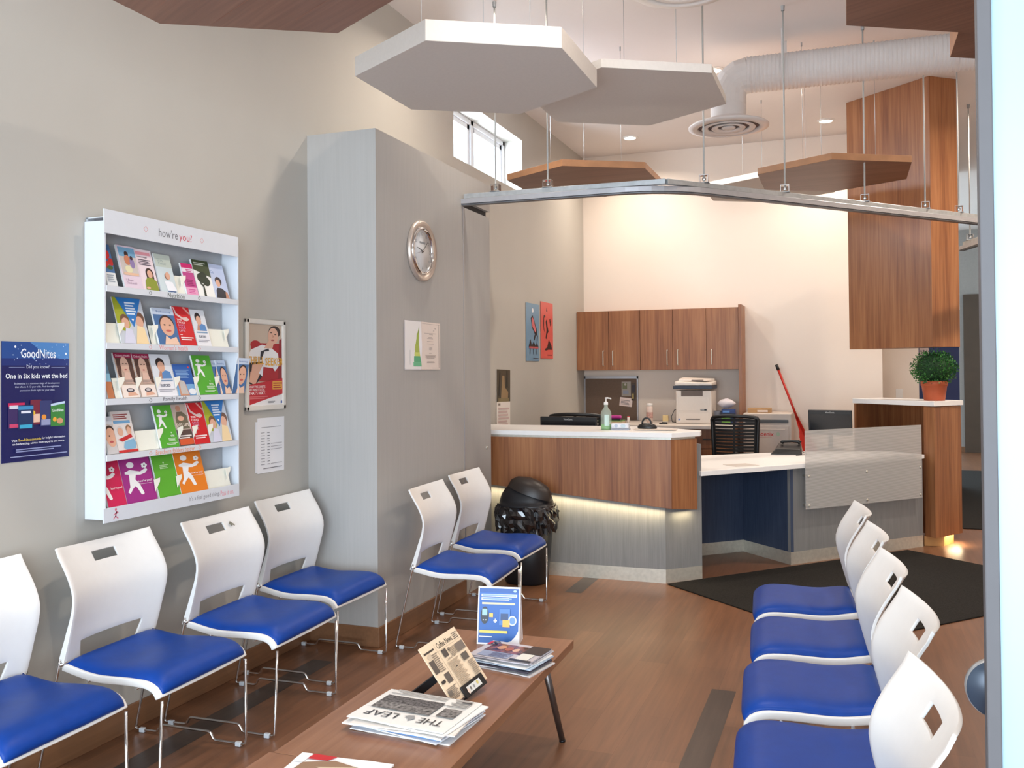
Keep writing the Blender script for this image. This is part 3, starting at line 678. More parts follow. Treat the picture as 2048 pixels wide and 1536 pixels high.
ml = ['bottom magazine of the pile beside the blue table card', 'white magazine second from the bottom of the magazine pile', 'dark-covered magazine in the lower middle of the magazine pile', 'pale blue magazine in the middle of the magazine pile',
      'white magazine third from the top of the magazine pile', 'magazine just under the top one of the magazine pile', 'uppermost glossy magazine with a dark red photo and open black corner']
MG = [('r', 0, 0, 1, 1, (196, 190, 196)), ('r', .1, .38, .62, .5, 'glossy_photo'), ('e', .3, .66, .07, .12, (206, 150, 110)), ('e', .44, .62, .06, .12, (176, 96, 66)), ('e', .56, .6, .05, .1, (226, 180, 150)), ('r', .12, .06, .5, .3, (152, 160, 184)),
      ('lines', .3, .08, .3, .24, 6, (90, 90, 120)), ('r', .70, .50, .3, .48, (58, 46, 44)), ('r', .72, .12, .2, .36, (232, 230, 220)), ('r', .66, .02, .34, .10, (40, 40, 48)), ('t', 'S', .06, .72, .12, .22, (40, 36, 44), 1), ('r', .02, .70, .05, .2, (206, 52, 60))]
stack('magazine', 'magazine', 7, -1.235, 3.29, .262, .20, math.radians(-8), TZ, .0042, ml, [(210, 206, 206), (236, 236, 238), (70, 66, 78), (190, 206, 222), (238, 238, 236), (200, 196, 200), (196, 190, 196)], MG, .020, 'magazines piled on the coffee table', 8)
stack('magazine', 'magazine', 2, -1.36, 2.195, .29, .215, math.radians(4), TZ, .005, ['plain white magazine under the red one at the bottom edge', 'magazine with a red corner and a brown photo at the bottom edge'], [(238, 236, 236), (242, 240, 240)],
      [('r', 0, .72, .12, .28, (246, 246, 246)), ('p', [(.12, .84), (.34, .84), (.40, .98), (.14, 1)], (196, 34, 40)), ('p', [(.06, 0), (1, 0), (1, .62), (.42, .86), (.12, .72)], (150, 118, 92)), ('p', [(.2, .1), (.5, .7), (.46, .1)], (196, 170, 146)), ('p', [(.5, .1), (.8, .62), (.7, .1)], (120, 88, 66)), ('p', [(.3, .62), (.7, .74), (.5, .5)], (206, 186, 160))], .004, None, 3)
# newspaper on its easel
yw, pt_, ln = 1.42, .10, .64
u = Vector((math.cos(yw)*math.cos(pt_), math.sin(yw)*math.cos(pt_), math.sin(pt_))); hz = Vector((-math.sin(yw), math.cos(yw), 0))
v = (Vector((0, 0, 1))*math.cos(ln)+hz*math.sin(ln)); v = (v-u*v.dot(u)).normalized()
O_ = Vector((-1.252, 2.79, .436)); Wn, Hn = .225, .215
Mn = page_frame(O_, u, v)
t = thing('newspaper_easel', 'black easel holding a cream advertising newspaper on the coffee table', 'easel', tuple(O_))
Mi = Matrix.Translation(-O_) @ Mn
b = B(); b.obox(Mi @ Matrix.Translation((Wn/2, Hn/2-.005, -.006)), Wn*.32, Hn*.42, .002, BLK); b.obox(Mi @ Matrix.Translation((Wn*.60, .010, .006)), Wn*.30, .022, .0035, BLK); b.obox(Mi @ Matrix.Translation((Wn*.60, -.008, .0)), Wn*.30, .0035, .009, BLK)
b.build('plate', t, .002)
b = B(); art(b, Mi @ Matrix.Translation((Wn*.36, -.008, .0098)), Wn*.44, .034, [('r', .1, .15, .85, .7, (214, 212, 206)), ('e', .3, .5, .05, .2, (120, 116, 110)), ('e', .5, .5, .05, .2, (150, 148, 144)), ('e', .75, .6, .06, .2, (206, 190, 120)), ('e', .12, .4, .06, .3, (226, 206, 190))], 0); b.build('info_card', t, recalc=False)
top = Mi @ Vector((Wn*.5, Hn*.5, -.008)); ft = Vector((-.175, .07, .004-.436+.4255))
b = B(); dd = (ft-top); sd = u*.026
b.prism([(0, 0), (1, 0), (1, 1), (0, 1)], 0, .001, BLK); bmesh.ops.delete(b.bm, geom=list(b.bm.verts), context='VERTS')
sd = Vector((.022, .012, 0)); qs = [top-sd*.8, top+sd*.8, ft+sd, ft-sd]; nb = dd.cross(sd).normalized()*.004
vv = [b.bm.verts.new(p+s_) for s_ in (-nb, nb) for p in qs]
for q in ((3, 2, 1, 0), (4, 5, 6, 7), (0, 1, 5, 4), (1, 2, 6, 5), (2, 3, 7, 6), (3, 0, 4, 7)): b.bm.faces.new([vv[i] for i in q])
b.build('rear_prop', t)
CN = [('t', 'Coffee News', .38, .83, .42, .10, (50, 44, 40), 1), ('lines', .83, .82, .14, .12, 4, (120, 108, 96)), ('r', .335, .02, .004, .92, (150, 132, 112)), ('r', .31, .80, .66, .003, (150, 132, 112)),
      ('r', .03, .86, .26, .03, (70, 62, 56)), ('r', .03, .52, .12, .22, (92, 82, 74)), ('e', .12, .80, .06, .045, (196, 176, 152)), ('lines', .16, .5, .14, .32, 10, (140, 124, 108)), ('r', .17, .30, .13, .16, (96, 86, 78)), ('r', .03, .34, .1, .05, (60, 54, 50)), ('lines', .03, .05, .26, .2, 8, (140, 124, 108)), ('r', .03, .12, .1, .08, (110, 100, 90)),
      ('r', .40, .66, .12, .13, (84, 76, 70)), ('e', .58, .74, .025, .03, (40, 36, 34)), ('t', 'Coffee Talk', .40, .60, .26, .03, (80, 72, 64)), ('lines', .38, .16, .30, .42, 16, (176, 156, 132)), ('lines', .56, .62, .2, .14, 6, (150, 134, 116)),
      ('r', .74, .62, .22, .14, (120, 108, 98)), ('r', .74, .45, .16, .12, (96, 88, 80)), ('lines', .80, .16, .17, .26, 9, (150, 134, 116)), ('r', .36, .05, .14, .08, (60, 54, 50))]
b = B(); b.obox(Matrix.Translation((0, 0, 0)) @ Mi @ Matrix.Translation((Wn/2, Hn/2, -.0015)), Wn/2, Hn/2, .0018, ink(226, 202, 172)); art(b, Mi @ Matrix.Translation((0, 0, .0006)), Wn, Hn, CN, 0, .0002)
o = b.build('newspaper', None, recalc=False); o.location = O_; tag(o, 'cream advertising newspaper standing in the black easel', 'newspaper')
# blue tent card
SX, SY = -1.452, 3.475; sw, sh = .178, .232
us = Vector((.984, .179, 0)).normalized(); bs = Vector((-us.y, us.x, 0)); vs = (Vector((0, 0, 1))*.975+bs*.2).normalized()
Ms = page_frame((0, 0, 0), us, vs)
t = thing('tent_card', 'standing blue and white card with yellow lines on the coffee table', 'card', (SX, SY, TZ+.001))
b = B(); b.obox(Ms @ Matrix.Translation((sw/2, sh/2, -.001)), sw/2, sh/2, .001, ink(244, 244, 246))
TC = [('p', [(.03, .03), (.62, .03), (.8, .07), (.9, .15), (.97, .25), (.97, .97), (.03, .97)], (28, 92, 172)), ('r', .03, .90, .94, .07, (24, 80, 156)), ('r', .08, .825, .84, .045, (240, 242, 244)), ('r', .08, .765, .66, .045, (240, 242, 244)),
      ('lines', .1, .825, .8, .05, 1, (130, 160, 196)), ('lines', .1, .765, .7, .05, 1, (130, 160, 196)), ('r', .10, .69, .78, .035, (206, 196, 160)), ('e', .17, .50, .095, .15, (26, 32, 44)), ('r', .11, .50, .12, .11, (150, 190, 200)), ('e', .14, .42, .012, .01, (220, 224, 228)), ('e', .2, .42, .012, .01, (220, 224, 228)),
      ('r', .28, .47, .09, .07, (236, 190, 84)), ('r', .385, .40, .08, .02, (244, 244, 246)), ('r', .415, .375, .02, .07, (244, 244, 246)), ('r', .52, .34, .25, .28, (70, 120, 190)), ('r', .55, .42, .18, .12, (40, 66, 112)), ('e', .83, .42, .10, .085, (206, 212, 226)), ('e', .83, .42, .07, .06, (100, 140, 196)), ('r', .60, .31, .17, .12, (238, 176, 70)),
      ('r', .06, .20, .66, .045, (232, 206, 90)), ('r', .06, .13, .3, .015, (240, 242, 244)), ('e', .88, .93, .04, .02, (170, 200, 226))]
art(b, Ms, sw, sh, TC, 0, .0003); b.build('front', t, recalc=False)
b = B(); Mb = page_frame((0, 0, 0), us, vs); ap = Ms @ Vector((0, sh, -.003)); bt = bs*.095
q = [ap, ap+us*sw, bt+us*sw, bt]; nn_ = Vector((0, 0, 0))
b.face(q, ink(240, 240, 242)); o = b.build('rear_leg', t, recalc=False); m = o.modifiers.new('s', 'SOLIDIFY'); m.thickness = .002
b = B(); p0 = Ms @ Vector((sw, 0, -.002)); p1 = Ms @ Vector((sw, sh, -.003)); b.face([p0-us*.001, bt+us*(sw-.001), p1-us*.001], ink(236, 236, 240)); o = b.build('side_gusset', t, recalc=False); m = o.modifiers.new('s', 'SOLIDIFY'); m.thickness = .001

# ------------------------------------------------------------------ brochure rack
XR = XW+.002; RD = .106; ry0, ry1 = 2.908, 3.758
rk = thing('brochure_rack', 'tall white wall rack filled with coloured health brochures', 'rack', (XR, (ry0+ry1)/2, .945)); RO = Vector((XR, (ry0+ry1)/2, .945))
def RK(b, name, bevel=0, par=None, recalc=True):
    o = b.build(name, par or rk, bevel, recalc=recalc)
    if not par: o.location = -RO
    return o
XF = XR+RD
RK(B().box(XR, XR+.012, ry0, ry1, .96, 2.20, mat('grey_rack_back', rgb(168, 172, 176), .6)), 'back_panel')
RK(B().box(XR, XF, ry0-.008, ry0, .955, 2.182, METW), 'side_panel', .001); RK(B().box(XR, XF, ry1+.006, ry1+.014, .955, 2.185, METW), 'side_panel', .001)
RK(B().box(XF, XF+.006, ry0-.015, ry1+.004, 2.130, 2.229, METW).box(XR, XF, ry0, ry1, 2.196, 2.20, METW), 'header', .001)
RK(B().box(XF, XF+.006, ry0-.020, ry1+.006, .944, 1.004, METW).box(XR, XF, ry0, ry1, .985, .990, METW), 'bottom_lip', .001)
SH = [1.917, 1.681, 1.450, 1.220]
for z in SH: RK(B().box(XR+.01, XF+.002, ry0, ry1+.006, z-.006, z-.001, METW).box(XF-.002, XF+.003, ry0, ry1+.003, z-.026, z, METW), 'shelf', .001)
Mr = page_frame((XF+.0065, ry0, 0), (0, 1, 0), (0, 0, 1))
def RT(s, y, z, wd, h, col, w=0):
    text(bt_, s, Mr, y, z, wd, h, ink(*col), w)
def diamond(y, z, s, col):
    for a, c in (((0, s), (s, 0)), ((s, 0), (0, -s)), ((0, -s), (-s, 0)), ((-s, 0), (0, s))):
        p = Vector((y+a[0], z+a[1])); q = Vector((y+c[0], z+c[1])); d = (q-p).normalized(); n = Vector((-d.y, d.x))*.0009
        bt_.face([Mr @ Vector((k.x, k.y, DW)) for k in (p-n, p+n, q+n, q-n)], ink(*col))
bt_ = B(); DW = 0
RT("how're", .298, 2.158, .120, .038, (116, 116, 122)); RT("you?", .428, 2.148, .085, .044, (206, 84, 100))
RK(bt_, 'header_lettering', recalc=False)
for dy_, dz_ in ((.219, 2.178), (.582, 2.176)):
    bt_ = B(); diamond(dy_, dz_, .013, (226, 150, 150)); RK(bt_, 'diamond_mark', recalc=False)
bt_ = B(); RT("It's a feel good thing.", .49, .960, .215, .026, (140, 140, 146)); RT("Pass it on.", .712, .960, .10, .026, (232, 160, 172))
for pts in (ell(.045, .993, .006, .006, 10), [(.03, .97), (.05, .985), (.06, .98), (.055, .976)], [(.046, .986), (.052, .984), (.045, .960), (.040, .962)], [(.044, .97), (.03, .955), (.034, .953), (.048, .968)], [(.044, .968), (.06, .956), (.056, .953), (.042, .964)]):
    bt_.face([Mr @ Vector((p[0], p[1], 0)) for p in pts], ink(216, 120, 140))
RK(bt_, 'footer_lettering', recalc=False)
Mr = page_frame((XF+.0035, ry0, 0), (0, 1, 0), (0, 0, 1))
for z, s, y, wd, c in ((SH[0], 'Nutrition', .357, .108, (70, 84, 66)), (SH[1], "Women's health", .303, .184, (232, 150, 150)), (SH[2], 'Family health', .327, .156, (70, 70, 80)), (SH[3], 'Brochure folders below', .28, .25, (232, 150, 112))):
    bt_ = B(); RT(s, y, z-.0235, wd, .021, c); RK(bt_, 'shelf_lettering', recalc=False)
    for dy_ in (.249, .567):
        bt_ = B(); diamond(dy_, z-.013, .009, c); RK(bt_, 'diamond_mark', recalc=False)
# white pocket dividers with pointed tabs
PK = mat('white_pocket_plastic', rgb(238, 238, 226), .4, noise=.01)
def pocket(y0, y1, zb, h=.085):
    b = B(); 
    def P3(y, z, w=0): s_ = (z-zb)/.2; return (XF-.020-s_*.055+w, y, z)
    b.face([P3(y0, zb), P3(y1, zb), P3(y1, zb+h), P3(y0, zb+h)], PK); b.face([P3(y1-.035, zb+h-.05, .016), P3(y1+.004, zb+h-.012, .016), P3(y1+.010, zb+h+.005, .016), P3(y1-.03, zb+h, .016)], PK)
    o = RK(b, 'pocket', recalc=False); m = o.modifiers.new('s', 'SOLIDIFY'); m.thickness = .0015
for (y0, y1, z) in ((3.35, 3.41, SH[0]), (2.93, 3.03, SH[1]), (3.19, 3.23, SH[1]), (3.58, 3.72, SH[1]), (2.98, 3.03, SH[2]), (3.10, 3.13, SH[2]), (3.21, 3.25, SH[2]), (3.33, 3.37, SH[2]), (3.45, 3.50, SH[2]), (3.62, 3.65, SH[2]), (3.11, 3.26, SH[3]), (3.36, 3.39, SH[3]), (3.46, 3.49, SH[3]), (3.56, 3.60, SH[3]), (3.21, 3.24, 1.0), (3.35, 3.38, 1.0), (3.56, 3.73, 1.0)):
    pocket(y0, y1, z)
SKIN, SKIN2, HAIR = (222, 172, 146), (196, 142, 116), (62, 42, 36)
def face(cx, cy, r, hair=HAIR, skin=SKIN, long=False):
    o = [('e', cx, cy+r*.25, r*1.12, r*.75 if not long else r*.95, hair)]
    if long: o += [('r', cx-r*1.12, cy-r*.9, r*.5, r*1.3, hair), ('r', cx+r*.62, cy-r*.9, r*.5, r*1.3, hair)]
    return o+[('r', cx-r*.3, cy-r*1.0, r*.6, r*.5, skin), ('e', cx, cy, r*.85, r*.62, skin), ('e', cx-r*.32, cy+r*.08, r*.1, r*.05, HAIR), ('e', cx+r*.32, cy+r*.08, r*.1, r*.05, HAIR), ('e', cx, cy-r*.28, r*.28, r*.06, (176, 84, 80))]
def walker(k=1, wht=(240, 240, 240)):
    """plain walking figure holding a flower"""
    def S(P): return [(p[0], p[1]) for p in P]
    o = [('e', .34, .80, .12, .065, wht)]
    o += [('p', S([(.12, .66), (.30, .70), (.50, .66), (.62, .64), (.78, .69), (.84, .65), (.78, .60), (.60, .57), (.46, .58), (.40, .46), (.22, .46), (.24, .60), (.12, .62)]), wht),
          ('p', S([(.22, .48), (.40, .48), (.46, .40), (.40, .36), (.28, .30), (.16, .20), (.10, .24), (.20, .34)]), wht), ('p', S([(.30, .46), (.42, .48), (.52, .38), (.60, .20), (.50, .16), (.42, .30), (.34, .38)]), wht), ('e', .55, .18, .055, .03, wht), ('e', .80, .66, .06, .03, wht)]
    for i in range(5):
        a = i*2*PI/5; o.append(('e', .78+.06*math.cos(a), .76+.034*math.sin(a), .045, .026, wht))
    return o+[('e', .78, .76, .025, .014, (60, 60, 60))]
REDB = [('r', 0, 0, 1, 1, (206, 30, 38)), ('p', [(.1, .98), (.2, .82), (.5, .72), (.75, .74), (.9, .68), (.72, .62), (.5, .66), (.12, .78), (.04, .98)], (222, 196, 190)), ('p', [(.6, .98), (.95, .8), (1, .84), (.7, 1)], (226, 160, 150)),
        ('t', 'THIS', .12, .63, .3, .05, (244, 238, 238), 1), ('t', 'COULD', .12, .56, .46, .05, (244, 238, 238), 1), ('t', 'SAVE', .12, .49, .4, .05, (206, 150, 190), 1), ('t', 'YOUR', .12, .42, .42, .05, (206, 150, 190), 1), ('t', 'LIFE.', .12, .35, .36, .05, (220, 180, 200), 1), ('r', .12, .26, .14, .015, (240, 230, 230)), ('lines', .12, .12, .75, .1, 2, (244, 230, 230))]
BED = [('r', 0, 0, 1, 1, (70, 110, 160)), ('r', 0, .82, 1, .18, (196, 210, 230)), ('t', 'Bedwetting', .18, .86, .66, .07, (70, 110, 170)), ('e', .55, .56, .34, .25, HAIR), ('e', .55, .50, .32, .26, SKIN), ('e', .43, .54, .05, .02, HAIR), ('e', .68, .54, .05, .02, HAIR), ('e', .56, .38, .13, .03, (196, 96, 90)), ('p', [(.25, 0), (.95, 0), (.85, .22), (.56, .15), (.38, .25)], (232, 196, 172))]
TRI = [('r', 0, 0, 1, 1, (200, 206, 214)), ('p', [(0, .3), (0, 1), (.35, 1), (.45, .4), (.3, .25)], (168, 176, 44)), ('e', .27, .50, .15, .14, (120, 84, 64)), ('e', .28, .44, .13, .12, SKIN), ('e', .82, .56, .15, .14, (110, 76, 58)), ('e', .78, .48, .13, .13, SKIN), ('p', [(.1, 0), (.5, 0), (.46, .30), (.25, .34)], (214, 214, 232)), ('p', [(.5, 0), (.95, 0), (.9, .36), (.66, .40)], (240, 214, 168)),
       ('p', [(.10, 1), (.98, 1), (.55, .36)], (44, 122, 196)), ('lines', .38, .62, .36, .3, 5, (220, 232, 246)), ('p', [(.5, .54), (.6, .54), (.55, .48)], (240, 244, 250))]
MAN = [('r', 0, 0, 1, 1, (236, 236, 240)), ('r', 0, .42, 1, .58, (222, 226, 232)), ('e', .44, .78, .22, .14, (44, 34, 34)), ('e', .46, .70, .18, .13, SKIN), ('p', [(.3, .42), (.9, .42), (.86, .58), (.62, .62), (.42, .55)], (92, 140, 196)), ('p', [(.2, .42), (.34, .60), (.44, .58), (.4, .42)], SKIN2), ('lines', .1, .34, .8, .06, 1, (130, 160, 190)), ('t', 'ELIFORD', .22, .22, .5, .07, (60, 70, 96), 1), ('lines', .1, .1, .8, .08, 2, (170, 170, 180))]
DIA = [('r', 0, 0, 1, 1, (196, 170, 152)), ('r', 0, .88, 1, .12, (150, 30, 70)), ('t', 'Diabetic Health', .1, .91, .8, .05, (244, 220, 226)), ('p', [(.06, .88), (.94, .88), (.98, .3), (.76, .36), (.72, .7), (.3, .7), (.2, .4), (.06, .5)], (84, 58, 50)), ('e', .5, .72, .23, .19, (214, 176, 156)), ('p', [(.3, .3), (.8, .3), (.7, .56), (.4, .56)], (222, 186, 168)), ('e', .42, .75, .05, .012, HAIR), ('e', .6, .75, .05, .012, HAIR), ('e', .5, .62, .07, .015, (176, 100, 100)), ('r', .04, 0, .92, .28, (240, 226, 216)), ('e', .5, .16, .22, .05, (70, 66, 76)), ('e', .5, .17, .14, .03, (196, 190, 190)), ('p', [(.3, .03), (.9, .05), (.7, .12), (.34, .11)], SKIN), ('lines', .3, .30, .5, .1, 3, (170, 150, 140))]
def HOW(c): return [('r', 0, 0, 1, 1, c)]+walker()+[('t', "how're you?", .48, .40, .44, .06, (244, 240, 244), 1), ('r', .5, .37, .42, .006, (240, 230, 236))]
GRN = [('r', 0, 0, 1, 1, (84, 170, 50))]+[(o[0], *( [[(p[0]*.8+.02, p[1]*.62+.36) for p in o[1]], o[2]] if o[0] == 'p' else [o[1]*.8+.02, o[2]*.62+.36, o[3]*.85, o[4]*.70, o[5]])) for o in walker()]+[('t', 'WIN', .60, .24, .22, .05, (240, 248, 236), 1), ('lines', .45, .14, .45, .08, 3, (210, 236, 200)), ('lines', .3, .05, .6, .06, 2, (210, 236, 200)), ('e', .68, .34, .03, .02, (190, 224, 180))]
BR = [  # row base z, y0, y1, height, extra offset outwards, ops, base colour, label
 (SH[0], 2.930, 2.985, .185, 0, [('r', 0, 0, 1, .32, (226, 230, 232)), ('r', 0, .32, 1, .68, (66, 110, 160)), ('e', .45, .76, .36, .12, (200, 40, 40)), ('e', .8, .58, .3, .09, (190, 44, 40)), ('e', .25, .52, .3, .09, (206, 50, 44)), ('e', .6, .44, .3, .05, (70, 100, 50)), ('lines', .1, .08, .7, .2, 4, (160, 170, 180))], 'brochure with red tulips at the left end of the top rack shelf'),
 (SH[0], 3.022, 3.128, .192, .006, [('r', 0, 0, 1, 1, (226, 208, 222)), ('r', .05, .3, .9, .66, (206, 196, 190)), ('r', .05, .74, .9, .22, (120, 170, 204)), ('e', .45, .80, .11, .07, HAIR), ('e', .45, .66, .17, .12, (206, 130, 96)), ('e', .68, .60, .13, .13, (150, 130, 176)), ('e', .68, .72, .08, .05, (70, 50, 60)), ('e', .42, .44, .2, .09, (226, 220, 180)), ('r', .1, .3, .8, .06, (230, 190, 160)), ('t', '1. Breast', .12, .16, .4, .05, (150, 120, 150)), ('t', 'Check could', .12, .09, .55, .05, (150, 120, 150))], 'pink brochure with a family at the sea on the top rack shelf'),
 (SH[0], 3.128, 3.228, .188, 0, [('r', 0, 0, 1, 1, (240, 222, 228)), ('r', 0, .86, .9, .08, (236, 160, 170)), ('t', 'a message', .08, .78, .6, .045, (70, 60, 76), 1), ('lines', .1, .60, .75, .16, 4, (84, 72, 88)), ('e', .62, .42, .24, .13, HAIR), ('r', .40, .28, .44, .14, HAIR), ('e', .62, .40, .16, .1, SKIN), ('p', [(.2, 0), (.98, 0), (.94, .24), (.7, .31), (.42, .31), (.26, .22)], (140, 150, 52)), ('e', .36, .05, .12, .03, SKIN)], 'pink brochure with a woman in a green jacket on the top rack shelf'),
 (SH[0], 3.242, 3.345, .18, 0, [('r', 0, 0, 1, 1, (206, 220, 224)), ('r', 0, .66, 1, .34, (196, 206, 196)), ('t', 'Skin', .15, .80, .34, .08, (140, 160, 160)), ('t', 'Cancer', .18, .72, .5, .07, (140, 160, 160)), ('e', .55, .42, .16, .09, (150, 110, 90)), ('e', .6, .44, .14, .1, SKIN), ('p', [(.3, .3), (.8, .28), (.98, .06), (.7, 0), (.4, .03)], (240, 242, 248)), ('r', .4, .01, .5, .03, (60, 90, 140))], 'pale blue-green brochure with two doctors on the top rack shelf'),
 (SH[0], 3.410, 3.487, .155, 0, [('r', 0, 0, 1, 1, (196, 70, 140)), ('r', 0, .86, 1, .14, (206, 30, 110)), ('r', 0, .72, 1, .13, (236, 226, 236)), ('lines', .35, .73, .55, .1, 2, (196, 60, 130)), ('r', 0, 0, 1, .24, (232, 160, 196)), ('lines', .2, .28, .6, .22, 4, (150, 40, 100)), ('lines', .2, .04, .6, .15, 3, (206, 80, 150))], 'short narrow magenta brochure on the top rack shelf'),
 (SH[0], 3.492, 3.610, .183, 0, [('r', 0, 0, 1, 1, (240, 240, 236)), ('p', [(0, .72), (0, 1), (1, 1), (1, .55)], (62, 74, 44)), ('lines', .1, .84, .7, .1, 2, (200, 206, 190)), ('e', .36, .50, .24, .14, (44, 54, 38)), ('e', .62, .42, .24, .13, (44, 54, 38)), ('e', .5, .56, .22, .12, (44, 54, 38)), ('p', [(.32, 0), (.46, 0), (.44, .30), (.56, .38), (.50, .40), (.40, .32), (.24, .38), (.22, .34), (.36, .26)], (50, 56, 44))], 'white brochure with a dark green tree on the top rack shelf'),
 (SH[0], 3.600, 3.722, .175, -.006, [('r', 0, 0, 1, 1, (196, 208, 236)), ('t', 'Ca', .14, .72, .2, .09, (90, 130, 190)), ('e', .5, .50, .2, .13, (52, 36, 40)), ('e', .46, .44, .13, .11, SKIN), ('p', [(.2, 0), (.75, 0), (.85, .2), (.6, .3), (.36, .3), (.26, .22)], (44, 42, 52)), ('p', [(.75, 0), (.98, 0), (.9, .2), (.8, .2)], SKIN2)], 'lilac brochure with a dark-haired woman in black on the top rack shelf'),
 (SH[1], 3.005, 3.172, .205, 0, TRI, 'wide brochure with a blue triangle at the left of the second rack shelf'),
 (SH[1], 3.222, 3.358, .172, .012, BED, 'blue brochure with a smiling child tilted forward on the second rack shelf'),
 (SH[1], 3.362, 3.475, .188, 0, REDB, 'red brochure with a hose drawing on the second rack shelf'),
 (SH[1], 3.482, 3.580, .180, 0, MAN, 'white brochure with a man in blue on the second rack shelf'),
 (SH[2], 2.930, 2.966, .18, 0, [('r', 0, 0, 1, 1, (90, 130, 160)), ('r', 0, 0, 1, .4, (190, 120, 80)), ('r', .2, .4, .8, .2, (140, 196, 226)), ('e', .5, .8, .3, .1, HAIR)], 'narrow cut-off brochure at the left end of the third rack shelf'),
 (SH[2], 3.010, 3.112, .20, 0, DIA, 'left one of the two brochures with a long-haired woman on the third rack shelf'),
 (SH[2], 3.116, 3.216, .197, 0, DIA, 'right one of the two brochures with a long-haired woman on the third rack shelf'),
 (SH[2], 3.222, 3.345, .196, 0, MAN, 'white brochure with a man in blue on the third rack shelf'),
 (SH[2], 3.350, 3.472, .15, 0, [('r', 0, 0, 1, 1, (40, 92, 170)), ('r', 0, 0, 1, .36, (120, 170, 214)), ('p', [(.1, 0), (.62, 0), (.5, .42), (.12, .5)], (206, 150, 120)), ('p', [(.18, .06), (.56, .04), (.46, .46), (.2, .5)], (196, 190, 186)), ('lines', .1, .55, .75, .28, 6, (130, 170, 216)), ('e', .86, .9, .04, .03, (226, 60, 60)), ('e', .8, .12, .2, .1, (232, 236, 240))], 'low blue brochure with a hand holding a phone on the third rack shelf'),
 (SH[2], 3.494, 3.626, .195, 0, GRN, 'green brochure with a white walking figure on the third rack shelf'),
 (SH[2], 3.634, 3.70, .170, -.012, BED, 'rearmost blue child brochure at the right end of the third rack shelf'),
 (SH[2], 3.664, 3.735, .172, -.004, BED, 'second blue child brochure from the back at the right end of the third rack shelf'),
 (SH[3], 2.930, 2.985, .16, .004, [('r', 0, 0, 1, 1, (200, 196, 196)), ('e', .6, .5, .55, .26, HAIR), ('e', .6, .44, .5, .26, SKIN), ('e', .45, .48, .08, .02, HAIR), ('e', .55, .32, .2, .03, (190, 90, 90)), ('r', 0, .8, 1, .2, (206, 214, 226))], 'cut-off brochure with a child face at the left end of the fourth rack shelf'),
 (SH[3], 2.988, 3.098, .18, 0, [('r', 0, 0, 1, 1, (224, 216, 212)), ('lines', .1, .80, .75, .14, 3, (150, 60, 60)), ('r', .05, .70, .85, .07, (110, 160, 200)), ('e', .3, .54, .16, .1, (206, 200, 196)), ('e', .3, .50, .14, .1, SKIN), ('e', .74, .56, .14, .1, (150, 110, 80)), ('e', .74, .51, .12, .1, SKIN), ('p', [(.1, .32), (.8, .44), (.86, .36), (.3, .26)], (190, 40, 44)), ('p', [(.3, .12), (.4, .26), (.9, .32), (.98, .2), (.9, .08), (.45, .06)], (130, 176, 206)), ('r', 0, 0, 1, .06, (200, 50, 50))], 'brochure with a smiling couple and a red band on the fourth rack shelf'),
 (SH[3], 3.238, 3.352, .196, .004, GRN, 'green brochure with a white walking figure on the fourth rack shelf'),
 (SH[3], 3.358, 3.462, .196, -.002, [('r', 0, 0, 1, 1, (196, 176, 164)), ('e', .4, .90, .16, .07, SKIN2), ('p', [(.1, .4), (.9, .4), (.86, .72), (.6, .82), (.26, .82), (.12, .66)], (112, 104, 84)), ('e', .45, .66, .2, .06, SKIN), ('t', 'DES LIFE', .1, .46, .8, .08, (240, 226, 210), 1), ('r', 0, 0, 1, .38, (90, 70, 64)), ('r', .05, .02, .9, .14, (214, 90, 50)), ('lines', .08, .16, .8, .1, 2, (236, 226, 220))], 'brown brochure with a person in an army jacket on the fourth rack shelf'),
 (SH[3], 3.458, 3.566, .200, .003, REDB, 'red brochure with a hose drawing on the fourth rack shelf'),
 (SH[3], 3.572, 3.735, .205, 0, TRI, 'wide brochure with a blue triangle at the right of the fourth rack shelf'),
 (1.000, 2.930, 3.032, .206, .003, [('r', 0, 0, 1, 1, (206, 30, 84))]+[(o[0], *([[(p[0]*1.5-.6, p[1]) for p in o[1]], o[2]] if o[0] == 'p' else [o[1]*1.5-.6, o[2], o[3]*1.5, o[4], o[5]])) for o in walker()]+[('t', "how're you?", .30, .34, .62, .06, (244, 230, 236), 1)], 'crimson folder with a white figure at the left of the bottom rack shelf'),
 (1.000, 3.036, 3.215, .206, 0, HOW((160, 44, 132)), 'purple folder with a white figure on the bottom rack shelf'),
 (1.000, 3.228, 3.365, .206, 0, [('r', 0, 0, 1, 1, (92, 172, 48)), ('e', .5, .76, .03, .02, (220, 240, 210)), ('lines', .3, .62, .4, .1, 3, (190, 224, 170))], 'plain green folder on the bottom rack shelf'),
 (1.000, 3.366, 3.550, .206, .004, HOW((230, 128, 30)), 'orange folder with a white figure on the bottom rack shelf'),
]
for (z, y0, y1, h, off, ops, lb) in BR:
    fr = off*.8; lean = Vector((-.28, 0, .96))
    M = page_frame((XF-.010+fr*.6, y0, z+.001), (0, 1, 0), lean); b = B(); th = .009 if y1-y0 < .14 else .005
    b.obox(M @ Matrix.Translation(((y1-y0)/2, h/2, -th/2)), (y1-y0)/2, h/2, th/2, ink(226, 226, 226)); art(b, M, y1-y0, h, ops, 0, .00022)
    o = b.build('brochure', None, recalc=False); tag(o, lb, 'brochure', 'brochures in the wall rack')
